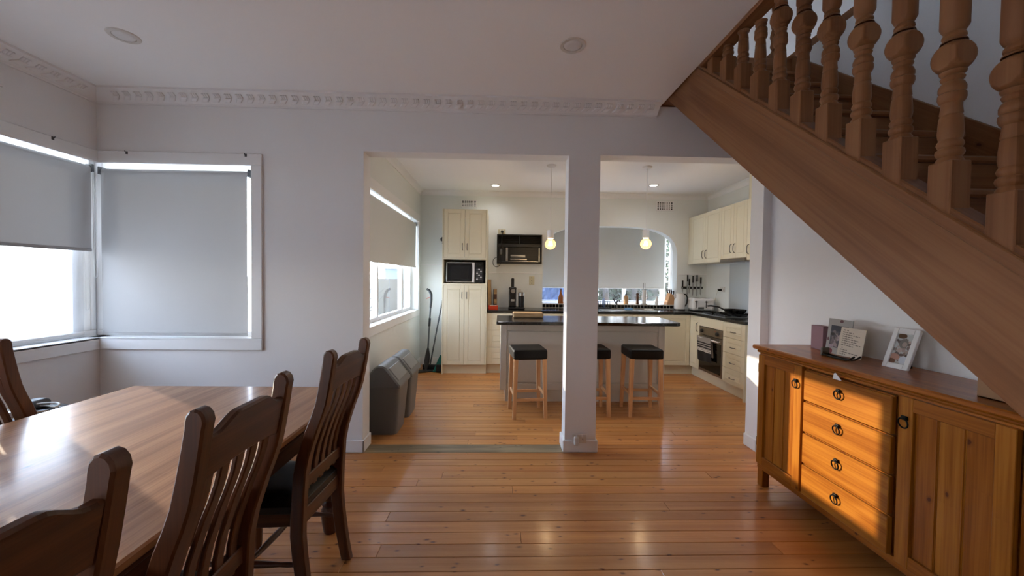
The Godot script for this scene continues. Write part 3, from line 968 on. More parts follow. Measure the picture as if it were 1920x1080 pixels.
func make_chair() -> Node3D:
	# faces -x; rear posts near x = 0
	var c := Node3D.new()
	c.name = "dining_chair"
	var fr := [[0.045, 0.0], [0.028, 0.08], [0.013, 0.16], [0.0, 0.25], [-0.009, 0.34], [-0.007, 0.42], [-0.002, 0.5], [0.005, 0.6], [0.02, 0.67], [0.038, 0.725], [0.056, 0.78], [0.076, 0.83], [0.093, 0.88], [0.106, 0.94], [0.117, 1.0], [0.127, 1.06]]
	var dep := [0.045, 0.047, 0.05, 0.052, 0.054, 0.054, 0.053, 0.052, 0.051, 0.05, 0.05, 0.049, 0.048, 0.047, 0.046, 0.045]
	var post := PackedVector2Array()
	for p in fr:
		post.append(Vector2(p[0], p[1]))
	for k in 7:
		var a := PI - PI * k / 6.0
		post.append(Vector2(0.1515 + 0.0235 * cos(a), 1.074 + 0.03 * sin(a)))
	for k in range(fr.size() - 1, -1, -1):
		post.append(Vector2(fr[k][0] + dep[k], fr[k][1]))
	for s in [-1.0, 1.0]:
		obj("rear_leg", mb(1).prism(post, s * 0.165 - 0.019, s * 0.165 + 0.019, 0.005), M.chair, c)
	# crest rail, raised in the middle, leaning with the posts
	var crest := PackedVector2Array()
	for k in 25:
		var q := -1.0 + 2.0 * k / 24.0
		var lift := 0.032 * (1.0 - smoothstep(0.35, 0.85, absf(q)))
		crest.append(Vector2(q * 0.150, 0.118 + lift))
	for k in 13:
		var q := 1.0 - 2.0 * k / 12.0
		crest.append(Vector2(q * 0.150, 0.0 + 0.014 * (1.0 - q * q)))
	var lean := atan2(0.03, 0.15)
	obj("crest_rail", mb(0, Transform3D(Basis(V(0, 0, 1), V(sin(lean), cos(lean), 0), V(1, 0, 0)), V(0.112, 0.915, 0))).prism(crest, 0.0, 0.028, 0.006), M.chair, c)
	# slats follow the curve of the posts
	var slat := PackedVector2Array()
	for k in range(6, 15):
		slat.append(Vector2(fr[k][0] + 0.016, fr[k][1]))
	for k in range(14, 5, -1):
		slat.append(Vector2(fr[k][0] + 0.030, fr[k][1]))
	for k in 5:
		var z := -0.112 + 0.056 * k
		obj("slat", mb(1).prism(slat, z - 0.016, z + 0.016, 0.003), M.chair, c)
	obj("lower_rail", mb(2).bb(V(0.008, 0.515, -0.148), V(0.038, 0.57, 0.148), 0.004), M.chair, c)
	# seat frame and leather pad
	var sf := PackedVector2Array([Vector2(0.03, -0.15), Vector2(0.03, 0.15), Vector2(-0.41, 0.205), Vector2(-0.43, 0.19), Vector2(-0.43, -0.19), Vector2(-0.41, -0.205)])
	obj("seat_frame", mb(0, Transform3D(Basis(V(1, 0, 0), V(0, 0, 1), V(0, -1, 0)), V(0, 0.43, 0))).prism(sf, 0.0, 0.065, 0.003), M.chair, c)
	var P := []
	for i in 15:
		var row := []
		var x := 0.025 - 0.465 * i / 14.0
		var hw := 0.172 + 0.045 * i / 14.0
		for j in 15:
			var q := -1.0 + 2.0 * j / 14.0
			var e := pow(absf(q), 6.0)
			var f := pow(absf(-1.0 + 2.0 * i / 14.0), 6.0)
			row.append(V(x, 0.502 - 0.045 * maxf(e, f) - 0.012 * (1.0 - q * q) * (1.0 - pow(-1.0 + 2.0 * i / 14.0, 2.0)) * 0.5, hw * q))
		P.append(row)
	var pad := mb().grid(P, Vector3.UP)
	var pb := PackedVector2Array([Vector2(0.025, -0.172), Vector2(0.025, 0.172), Vector2(-0.44, 0.217), Vector2(-0.44, -0.217)])
	pad.xf = Transform3D(Basis(V(1, 0, 0), V(0, 0, 1), V(0, -1, 0)), V(0, 0.46, 0))
	pad.prism(pb, 0.0, 0.03, 0.002)
	obj("seat_pad", pad, M.leather, c).set_meta("label", "dark leather seat pad")
	for s in [-1.0, 1.0]:
		var l := mb(1)
		l.bb(V(-0.02, 0.34, -0.02), V(0.02, 0.43, 0.02), 0.002)
		l.lathe([Vector2(0.019, 0.345), Vector2(0.014, 0.33), Vector2(0.02, 0.318), Vector2(0.014, 0.306), Vector2(0.021, 0.29), Vector2(0.023, 0.25), Vector2(0.02, 0.2), Vector2(0.016, 0.16), Vector2(0.021, 0.15), Vector2(0.016, 0.14), Vector2(0.02, 0.12), Vector2(0.019, 0.06), Vector2(0.014, 0.0), Vector2(0, 0)], 14)
		obj("front_leg", l, M.chair, c).position = V(-0.395, 0, s * 0.18)
		var pr := []
		var rr := []
		for k in 13:
			var q := k / 12.0
			pr.append(V(lerpf(-0.38, 0.01, q), 0.215, s * lerpf(0.18, 0.165, q)))
			rr.append([0.007, 0.010, 0.008, 0.011, 0.013, 0.014, 0.0145, 0.014, 0.013, 0.011, 0.0085, 0.010, 0.008][k])
		obj("stretcher", mb(0).tube(pr, rr, 10), M.chair, c)
	var cr := []
	for k in 9:
		cr.append(V(-0.19, 0.215, lerpf(-0.172, 0.172, k / 8.0)))
	obj("cross_stretcher", mb(2).tube(cr, [0.008, 0.009, 0.012, 0.014, 0.0145, 0.014, 0.012, 0.009, 0.008], 10), M.chair, c)
	return c

func build_chairs() -> void:
	var g := "dining chairs round the table"
	var spots := [
		[V(-0.826, 0, -1.738), -0.06, "slat-back timber chair at the table's right side, farthest from the viewer, its black seat showing"],
		[V(-0.821, 0, -1.037), 0.0, "slat-back timber chair in the middle of the row along the table's right side"],
		[V(-0.806, 0, -0.494), 0.0, "slat-back timber chair nearest the viewer, only its back's top in the lower left corner"],
		[V(-2.395, 0, -1.93), -PI / 2, "timber chair at the table's left side by the window, a black bag on it"]]
	var proto := make_chair()
	for s in spots:
		var o: Node3D = proto.duplicate()
		put("dining_chair", o)
		o.position = s[0]
		o.rotation.y = s[1]
		tag(o, s[2], "chair", g)
	proto.free()
	# bag and cables on the left chair
	var bag := thing("bag", "black soft bag lying on the left chair under white cables", "bag", V(-2.36, 0.503, -2.10))
	var P := []
	for i in 17:
		var row := []
		for j in 33:
			var th := PI * 0.5 * i / 16.0
			var ph := TAU * j / 32.0
			var cc := pow(absf(cos(ph)), 0.6) * signf(cos(ph))
			var sc := pow(absf(sin(ph)), 0.6) * signf(sin(ph))
			var wob := 1.0 + 0.04 * sin(3.0 * ph + 2.0 * i) * sin(th)
			row.append(V(0.165 * pow(sin(th), 0.5) * cc * wob, 0.165 * pow(cos(th), 0.55) * (1.0 - 0.12 * cc) * wob, 0.15 * pow(sin(th), 0.5) * sc * wob))
		P.append(row)
	obj("body", mb().grid(P, Vector3.UP), M.leather, bag)
	obj("strap", mb().tube([V(-0.12, 0.12, 0.08), V(-0.05, 0.175, 0.07), V(0.03, 0.185, 0.05), V(0.11, 0.14, 0.05)], 0.008, 6), M.black, bag)
	var cab := thing("charging_cable", "white charging cable coiled on the black bag", "cable", V(-2.40, 0.682, -2.06))
	var pts := []
	for k in 49:
		var a := TAU * k / 24.0
		pts.append(V(0.085 * cos(a) + 0.03 * k / 48.0, 0.012 + 0.012 * sin(a * 0.7) + 0.008 * k / 48.0, 0.07 * sin(a) + 0.04))
	obj("lead", mb().tube(pts, 0.005, 6), M.cord_white, cab)
	obj("plug_block", mb().rbox(V(0.0, 0.02, 0.1), V(0.05, 0.03, 0.07), 0.006, 3), M.white, cab)
	var gl := thing("headphones", "grey rounded earcup of headphones on the black bag", "headphones", V(-2.47, 0.672, -2.10))
	obj("earcup", mb().rbox(V(0, 0.03, 0), V(0.09, 0.05, 0.09), 0.024, 4), M.grey, gl)
	obj("cushion", mb().rbox(V(0, 0.0, 0), V(0.085, 0.02, 0.085), 0.01, 3), M.darkgrey, gl)

# ------------------------------------------------------------------ sideboard
func ring_handle(parent: Node, at: Vector3) -> void:
	var h := mb()
	h.rbox(at + V(0, 0.014, 0.006), V(0.026, 0.02, 0.012), 0.005, 3)
	var pts := []
	for k in 25:
		var a := TAU * k / 24.0
		pts.append(at + V(0.02 * sin(a), -0.008 + 0.022 * cos(a), 0.012 + 0.003 * cos(a)))
	h.tube(pts, 0.0034, 8)
	obj("ring_handle", h, M.iron, parent).set_meta("label", "black iron ring handle")

func pine_door(parent: Node, x0: float, x1: float, y0: float, y1: float, hx: float, hy: float) -> void:
	var d := Node3D.new()
	put("door", d, parent)
	d.position = V(x0, y0, 0)
	var w := x1 - x0
	var h := y1 - y0
	var s := 0.058
	for q in [[0.0, s], [w - s, w]]:
		obj("stile", mb(1).bb(V(q[0], 0, 0), V(q[1], h, 0.022), 0.002), M.pine, d)
	for q in [[0.0, s], [h - s, h]]:
		obj("rail", mb(0).bb(V(s, q[0], 0), V(w - s, q[1], 0.022), 0.002), M.pine2, d)
	var n := 3
	var bw := (w - 2 * s) / n
	for k in n:
		obj("panel_board", mb(1).bb(V(s + bw * k + 0.0003, s, -0.002), V(s + bw * (k + 1) - 0.0003, h - s, 0.009), 0.002), M.pine if k % 2 else M.pine2, d)
		if k > 0:
			obj("bead", mb(1).tube([V(s + bw * k - 0.007, s, 0.009), V(s + bw * k - 0.007, h - s, 0.009)], 0.003, 8), M.pine2, d)
	ring_handle(d, V(hx - x0, hy - y0, 0.022))

func build_sideboard() -> void:
	# local: x runs towards the viewer, +z is the front
	var s := thing("sideboard", "honey pine sideboard with two doors and four drawers under the stair", "sideboard", V(1.795, 0, -2.585), -PI / 2)
	var L := 1.40
	var D := 0.385
	var car := mb(0)
	car.bb(V(0.0, 0.15, -D), V(0.018, 0.935, -0.002), 0.001)
	car.bb(V(L - 0.018, 0.15, -D), V(L, 0.935, -0.002), 0.001)
	car.bb(V(0.0, 0.15, -D), V(L, 0.17, -0.002))
	car.bb(V(0.0, 0.15, -D), V(L, 0.935, -D + 0.012))
	car.bb(V(0.01, 0.15, -0.03), V(L - 0.01, 0.93, -0.018))
	obj("carcass", car, M.pine2, s)
	obj("top_rail", mb(0).bb(V(0, 0.902, -0.02), V(L, 0.935, 0.004), 0.002), M.pine_dark, s)
	obj("bottom_rail", mb(0).bb(V(0, 0.12, -0.02), V(L, 0.166, 0.004), 0.002), M.pine2, s)
	for x in [0.402, 0.925]:
		obj("divider", mb(1).bb(V(x - 0.012, 0.166, -0.02), V(x + 0.012, 0.902, -0.004)), M.pine2, s)
	obj("end_stile", mb(1).bb(V(1.338, 0.166, -0.02), V(L, 0.902, 0.004), 0.002), M.pine2, s)
	obj("top", mb(0).bb(V(-0.045, 0.936, -D), V(L + 0.045, 0.963, 0.032), 0.006), M.pine_dark, s)
	obj("top_moulding", mb(0).bb(V(-0.02, 0.915, -D), V(L + 0.02, 0.9365, 0.016), 0.008), M.pine2, s)
	for x in [0.0, L - 0.05]:
		for z in [-D, -0.05]:
			obj("leg", mb(1).bb(V(x, 0, z), V(x + 0.05, 0.15, z + 0.05), 0.003), M.pine2, s)
	pine_door(s, 0.012, 0.390, 0.160, 0.905, 0.352, 0.80)
	pine_door(s, 0.942, 1.332, 0.160, 0.905, 0.972, 0.80)
	for k in 4:
		var y := 0.166 + 0.184 * k
		var d := Node3D.new()
		put("drawer", d, s)
		d.position = V(0.412, y, 0)
		obj("front", mb(0).bb(V(0, 0, 0.0), V(0.502, 0.171, 0.026), 0.003), M.pine, d)
		obj("edge_lip", mb(0).bb(V(0.0, 0.171, -0.015), V(0.502, 0.176, 0.012), 0.001), M.pine2, d)
		ring_handle(d, V(0.235, 0.105, 0.026))
	for y in [0.78, 0.27]:
		for x in [-0.006, 1.345]:
			obj("hinge", mb().bb(V(x, y, 0.0), V(x + 0.012, y + 0.06, 0.012), 0.002), M.iron, s)
	# paper corner caught above the top drawer
	tag(obj("paper_corner", mb(0, Transform3D(Basis(V(0, 0, 1), V(0, 1, 0), V(-1, 0, 0)), V(1.765, 0.893, -1.975))).prism(PackedVector2Array([Vector2(0, 0.0), Vector2(0.055, 0.0), Vector2(0.016, 0.034), Vector2(0.006, 0.028)]), 0.0, 0.0012), M.white), "white paper corner sticking out above the top drawer of the sideboard", "paper")

func printed(w: int, h: int, base: Color) -> Image:
	var im := Image.create(w, h, false, Image.FORMAT_RGB8)
	im.fill(base)
	return im

func ellipse(im: Image, cx: float, cy: float, rx: float, ry: float, c: Color) -> void:
	for y in range(maxi(0, int(cy - ry)), mini(im.get_height(), int(cy + ry) + 1)):
		for x in range(maxi(0, int(cx - rx)), mini(im.get_width(), int(cx + rx) + 1)):
			if pow((x - cx) / rx, 2) + pow((y - cy) / ry, 2) <= 1.0:
				im.set_pixel(x, y, c)

func printmat(im: Image, rough := 0.5) -> StandardMaterial3D:
	var m := paint(Color(1, 1, 1), rough)
	m.albedo_texture = ImageTexture.create_from_image(im)
	m.texture_repeat = false
	return m

func print_quad(w: float, h: float) -> MB:
	# a printed sheet of its own, lower left corner at the origin, facing +z
	var b := MB.new()
	b.quad(V(0, 0, 0), V(w, 0, 0), V(w, h, 0), V(0, h, 0), V(0, 0, 1))
	for i in b.v.size():
		b.u[i] = Vector2(b.v[i].x / w, 1.0 - b.v[i].y / h)
	return b

func sheet_thing(called: String, label: String, category: String, foot: Vector3, turn: float, lean: float, w: float, h: float, t: float, body: Material, face: Material, face_name: String, inset := 0.0) -> Node3D:
	var o := thing(called, label, category, foot, turn)
	var tilt := Node3D.new()
	var lt := Transform3D(Basis(V(1, 0, 0), -lean), V(-w * 0.5, 0, 0))
	tilt.free()
	var b := obj("card" if inset == 0.0 else "backing", mb(0, lt).bb(V(0, 0.001, -t), V(w, h, 0), minf(0.0015, t * 0.3)), body, o)
	b.set_meta("label", label.get_slice(" with", 0))
	var f := obj(face_name, print_quad(w - 2 * inset, h - 2 * inset), face, o)
	f.transform = lt * Transform3D(Basis.IDENTITY, V(inset, inset, 0.0008))
	return o

func build_sideboard_items() -> void:
	var top := 0.9635
	var rot := -PI / 2
	# small pink box
	var side := printed(64, 96, Color(0.25, 0.06, 0.10))
	for k in 26:
		side.fill_rect(Rect2i(rng.randi() % 40 + 6, rng.randi() % 64 + 6, rng.randi() % 14 + 3, rng.randi() % 5 + 2), Color(0.75, 0.6, 0.62))
	side.fill_rect(Rect2i(8, 72, 44, 18), Color(0.86, 0.84, 0.82))
	var bx := thing("gift_box", "small dusky pink box with a dark printed side, at the sideboard's far end", "box", V(2.10, top, -2.45), rot - 0.12)
	obj("carton", mb().bb(V(-0.055, 0, -0.025), V(0.055, 0.155, 0.025), 0.001), paint(Color(0.56, 0.42, 0.45), 0.6), bx)
	var sf := obj("printed_side", print_quad(0.048, 0.15), printmat(side), bx)
	sf.transform = Transform3D(Basis(V(0, 0, 1), V(0, 1, 0), V(-1, 0, 0)), V(-0.0556, 0.002, -0.024))
	# large card with a dark picture
	var pic := printed(128, 160, Color(0.60, 0.59, 0.58))
	pic.fill_rect(Rect2i(18, 30, 92, 100), Color(0.27, 0.27, 0.30))
	pic.fill_rect(Rect2i(18, 30, 92, 26), Color(0.16, 0.17, 0.22))
	for k in 60:
		ellipse(pic, 22 + rng.randf() * 84, 60 + rng.randf() * 66, 2 + rng.randf() * 9, 2 + rng.randf() * 8, Color.from_hsv(0.9 + rng.randf() * 0.15, 0.12, 0.2 + rng.randf() * 0.45))
	ellipse(pic, 30, 70, 11, 7, Color(0.12, 0.1, 0.1))
	ellipse(pic, 70, 8, 9, 7, Color(0.36, 0.22, 0.25))
	ellipse(pic, 8, 95, 6, 8, Color(0.36, 0.22, 0.25))
	ellipse(pic, 26, 148, 13, 12, Color(0.42, 0.16, 0.2))
	sheet_thing("greeting_card", "large grey greeting card with a dark picture, standing behind the letter", "card", V(2.045, top, -2.27), rot - 0.10, 0.10, 0.185, 0.215, 0.004, paint(Color(0.62, 0.61, 0.60), 0.7), printmat(pic, 0.6), "picture")
	# handwritten letter on a wire stand
	var let := printed(256, 256, Color(0.80, 0.75, 0.69))
	var ink := Color(0.13, 0.11, 0.12)
	var lens := [0.28, 0.55, 0.88, 0.54, 0.84, 0.76, 0.98, 0.64, 0.12, 0.40, 0.92, 0.32]
	for k in lens.size():
		var y := 22.0 + k * 19.0 + (6.0 if k > 7 else 0.0)
		var x := 26.0 + (12.0 if k == 8 else 0.0)
		var endx: float = 26.0 + lens[k] * 205.0
		while x < endx:
			var wl := rng.randf_range(14, 34)
			var px := x
			while px < minf(x + wl, endx):
				var yy := y + (px - 26.0) * 0.045 + 3.2 * sin(px * 1.1 + k) + rng.randf_range(-1.2, 1.2)
				let.fill_rect(Rect2i(int(px), clampi(int(yy), 0, 252), 2, 3), ink)
				px += 1.0
			x += wl + 7.0
	sheet_thing("letter", "cream card covered in handwriting, standing on a small black stand", "letter", V(1.985, top + 0.014, -2.125), rot - 0.06, 0.16, 0.165, 0.165, 0.0025, paint(Color(0.78, 0.74, 0.68), 0.8), printmat(let, 0.8), "handwriting")
	var ws := thing("card_stand", "small black metal card stand with a silver end, holding the letter", "stand", V(1.96, top, -2.13), rot)
	for dz in [0.0, 0.035]:
		obj("prong", mb().tube([V(-0.10, 0.012, dz), V(-0.06, 0.008, dz), V(0.05, 0.006, dz), V(0.075, 0.012, dz), V(0.105, 0.034, dz)], 0.005, 8), M.iron, ws)
	obj("end_cap", mb().rbox(V(-0.105, 0.026, 0.016), V(0.014, 0.05, 0.05), 0.006, 3), M.nickel, ws)
	# photo frame
	var ph := printed(96, 192, Color(0.72, 0.73, 0.73))
	for k in 40:
		ellipse(ph, rng.randf() * 96, 40 + rng.randf() * 130, 4 + rng.randf() * 14, 4 + rng.randf() * 12, Color.from_hsv(0.05, 0.08 + rng.randf() * 0.12, 0.28 + rng.randf() * 0.45))
	ellipse(ph, 30, 14, 26, 16, Color(0.36, 0.27, 0.20))
	ellipse(ph, 50, 60, 26, 30, Color(0.48, 0.46, 0.44))
	ellipse(ph, 56, 66, 14, 16, Color(0.66, 0.60, 0.56))
	ellipse(ph, 22, 150, 30, 22, Color(0.70, 0.54, 0.48))
	ellipse(ph, 12, 178, 24, 16, Color(0.42, 0.30, 0.25))
	ellipse(ph, 74, 164, 22, 26, Color(0.78, 0.80, 0.84))
	var fr := thing("photo_frame", "white photo frame with a pale photograph, leaning back on the sideboard", "photo frame", V(2.03, top, -1.915), rot + 0.05)
	var lt := Transform3D(Basis(V(1, 0, 0), -0.34), V(-0.062, 0.0, 0))
	var fm := mb(0, lt)
	fm.bb(V(0, 0.0, -0.016), V(0.024, 0.215, 0), 0.002)
	fm.bb(V(0.100, 0.0, -0.016), V(0.124, 0.215, 0), 0.002)
	fm.bb(V(0.024, 0.0, -0.016), V(0.100, 0.028, 0), 0.002)
	fm.bb(V(0.024, 0.187, -0.016), V(0.100, 0.215, 0), 0.002)
	obj("frame", fm, M.white, fr)
	var pq := obj("photograph", print_quad(0.078, 0.161), printmat(ph, 0.25), fr)
	pq.transform = lt * Transform3D(Basis.IDENTITY, V(0.023, 0.027, -0.006))
	obj("backing", mb(0, lt).bb(V(0.01, 0.01, -0.019), V(0.114, 0.205, -0.0075)), M.darkgrey, fr)
	obj("easel_leg", mb(0).prism(PackedVector2Array([Vector2(-0.018, 0), Vector2(0.018, 0), Vector2(0.01, 0.13), Vector2(-0.01, 0.13)]), -0.085, -0.082), M.darkgrey, fr)
	# open carton at the near end
	var cb := thing("cardboard_box", "open brown cardboard box at the sideboard's near end, half hidden by the stair", "box", V(2.0, top, -1.325), rot)
	var c := mb()
	c.bb(V(-0.115, 0, -0.16), V(0.115, 0.004, 0.13))
	c.bb(V(-0.115, 0, 0.126), V(0.115, 0.09, 0.13))
	c.bb(V(-0.115, 0, -0.16), V(0.115, 0.09, -0.156))
	c.bb(V(0.111, 0, -0.16), V(0.115, 0.09, 0.13))
	obj("carton", c, M.cardboard, cb)
	obj("flap", mb().bb(V(-0.117, 0, -0.16), V(-0.1145, 0.10, 0.13)), M.cardboard, cb)

# ------------------------------------------------------------------ kitchen cabinets
func bow_handle(parent: Node, at: Vector3, vertical: bool, l := 0.096) -> void:
	var pts := []
	for k in 13:
		var q := -1.0 + 2.0 * k / 12.0
		var out := 0.026 * sqrt(maxf(0.0, 1.0 - pow(absf(q), 3.0)))
		pts.append(at + (V(0, q * l * 0.5, out) if vertical else V(q * l * 0.5, 0, out)))
	obj("handle", mb().tube(pts, 0.0048, 8), M.nickel, parent).set_meta("label", "brushed metal bow handle")

func panel_front(called: String, parent: Node, x0: float, x1: float, y0: float, y1: float, m: Material, border := 0.058) -> Node3D:
	# a routed door or drawer front standing 18 mm proud of the carcass
	var w := x1 - x0 - 0.003
	var h := y1 - y0 - 0.003
	var d := mb(1)
	d.bb(V(0, 0, 0.001), V(w, h, 0.014), 0.0)
	var bd := minf(border, minf(w, h) * 0.32)
	d.bb(V(0, 0, 0.010), V(bd, h, 0.019), 0.003)
	d.bb(V(w - bd, 0, 0.010), V(w, h, 0.019), 0.003)
	d.bb(V(bd - 0.002, 0, 0.010), V(w - bd + 0.002, bd, 0.019), 0.003)
	d.bb(V(bd - 0.002, h - bd, 0.010), V(w - bd + 0.002, h, 0.019), 0.003)
	d.bb(V(bd + 0.007, bd + 0.007, 0.010), V(w - bd - 0.007, h - bd - 0.007, 0.0185), 0.005)
	var o := obj(called, d, m, parent)
	o.position = V(x0 + 0.0015, y0 + 0.0015, 0)
	return o

func cabinet(called: String, label: String, at: Vector3, turn: float, w: float, d: float, y0: float, y1: float, kick: bool, group := "") -> Node3D:
	var c := thing(called, label, "cabinet", at, turn, group)
	var b := mb(1)
	b.bb(V(0, y0, -d), V(0.016, y1, 0), 0.001)
	b.bb(V(w - 0.016, y0, -d), V(w, y1, 0), 0.001)
	b.bb(V(0.016, y0, -d), V(w - 0.016, y0 + 0.016, 0))
	b.bb(V(0.016, y1 - 0.016, -d), V(w - 0.016, y1, 0))
	b.bb(V(0.016, y0, -d), V(w - 0.016, y1, -d + 0.006))
	obj("carcass", b, M.cream_in, c)
	if kick:
		obj("kickboard", mb(0).bb(V(0, 0, -0.062), V(w, y0, -0.046), 0.001), M.cream, c)
	return c

func build_pantry() -> void:
	var at := V(-0.852, 0, -5.592)
	var w := 0.647
	var p := thing("pantry_cabinet", "tall cream pantry cabinet with a microwave niche against the kitchen's back wall", "cabinet", at)
	var d := 0.60
	var b := mb(1)
	b.bb(V(0, 0, -d), V(0.018, 2.395, 0.02), 0.001)
	b.bb(V(w - 0.018, 0.138, -d), V(w, 2.395, 0.02), 0.001)
	b.bb(V(0.018, 2.377, -d), V(w - 0.018, 2.395, 0))
	b.bb(V(0.018, 1.668, -d), V(w - 0.018, 1.69, 0.018))
	b.bb(V(0.018, 1.300, -d), V(w - 0.018, 1.324, 0.018))
	b.bb(V(0.018, 0.138, -d), V(w - 0.018, 0.156, 0))
	obj("carcass", b, M.cream, p)
	obj("niche_lining", mb().bb(V(0.018, 1.324, -d + 0.01), V(w - 0.018, 1.668, -d + 0.02)).bb(V(0.0182, 1.324, -d + 0.02), V(0.021, 1.668, -0.002)).bb(V(w - 0.021, 1.324, -d + 0.02), V(w - 0.0182, 1.668, -0.002)), M.cream_in, p)
	obj("kickboard", mb(0).bb(V(0.018, 0, -0.06), V(w, 0.138, -0.044)), M.cream, p)
	var mid := w * 0.5
	for q in [[0.019, mid, 1], [mid, w - 0.019, -1]]:
		var up := panel_front("door", p, q[0], q[1], 1.691, 2.394, M.cream)
		bow_handle(up, V((q[1] - q[0]) - 0.035 if q[2] > 0 else 0.033, 0.16, 0.019), true)
		var lo := panel_front("door", p, q[0], q[1], 0.139, 1.300, M.cream)
		bow_handle(lo, V((q[1] - q[0]) - 0.035 if q[2] > 0 else 0.033, 1.01, 0.019), true)
	# microwave
	var m := thing("microwave", "black and silver microwave oven in the niche of the tall pantry", "microwave", V(-0.528, 1.3245, -5.60))
	obj("body", mb().bb(V(-0.27, 0.012, -0.38), V(0.27, 0.308, -0.02), 0.004), M.steel, m)
	var dr := obj("door", mb().rbox(V(-0.065, 0.16, -0.01), V(0.41, 0.296, 0.024), 0.006, 3), M.steel, m)
	obj("glass", mb().bb(V(-0.255, 0.03, 0.0), V(0.10, 0.29, 0.004), 0.002), M.blackglass, dr)
	obj("window", mb().bb(V(-0.205, 0.065, 0.004), V(0.06, 0.25, 0.0055), 0.001), paint(Color(0.075, 0.075, 0.08), 0.15), dr)
	var hp := PackedVector2Array([Vector2(0.104, 0.018), Vector2(0.14, 0.018), Vector2(0.14, 0.302), Vector2(0.104, 0.302), Vector2(0.112, 0.24), Vector2(0.116, 0.16), Vector2(0.112, 0.08)])
	obj("handle", mb().prism(hp, 0.002, 0.016, 0.003), M.white, dr)
	var cp := obj("control_panel", mb().bb(V(0.144, 0.014, -0.02), V(0.268, 0.306, 0.004), 0.003), M.black, m)
	obj("display", mb().bb(V(0.17, 0.245, 0.004), V(0.245, 0.278, 0.0055)), paint(Color(0.10, 0.12, 0.11), 0.2), cp)
	for r in 6:
		for q in 3:
			obj("button", mb().bb(V(0.168 + q * 0.028, 0.052 + r * 0.028, 0.004), V(0.190 + q * 0.028, 0.072 + r * 0.028, 0.0062), 0.001), M.grey if (r + q) % 3 else M.white, cp)
	for sx in [-0.23, 0.23]:
		for sz in [-0.34, -0.05]:
			obj("foot", mb().lathe([Vector2(0, 0), Vector2(0.015, 0), Vector2(0.012, 0.013), Vector2(0, 0.013)], 12, V(sx, 0, sz)), M.black, m)

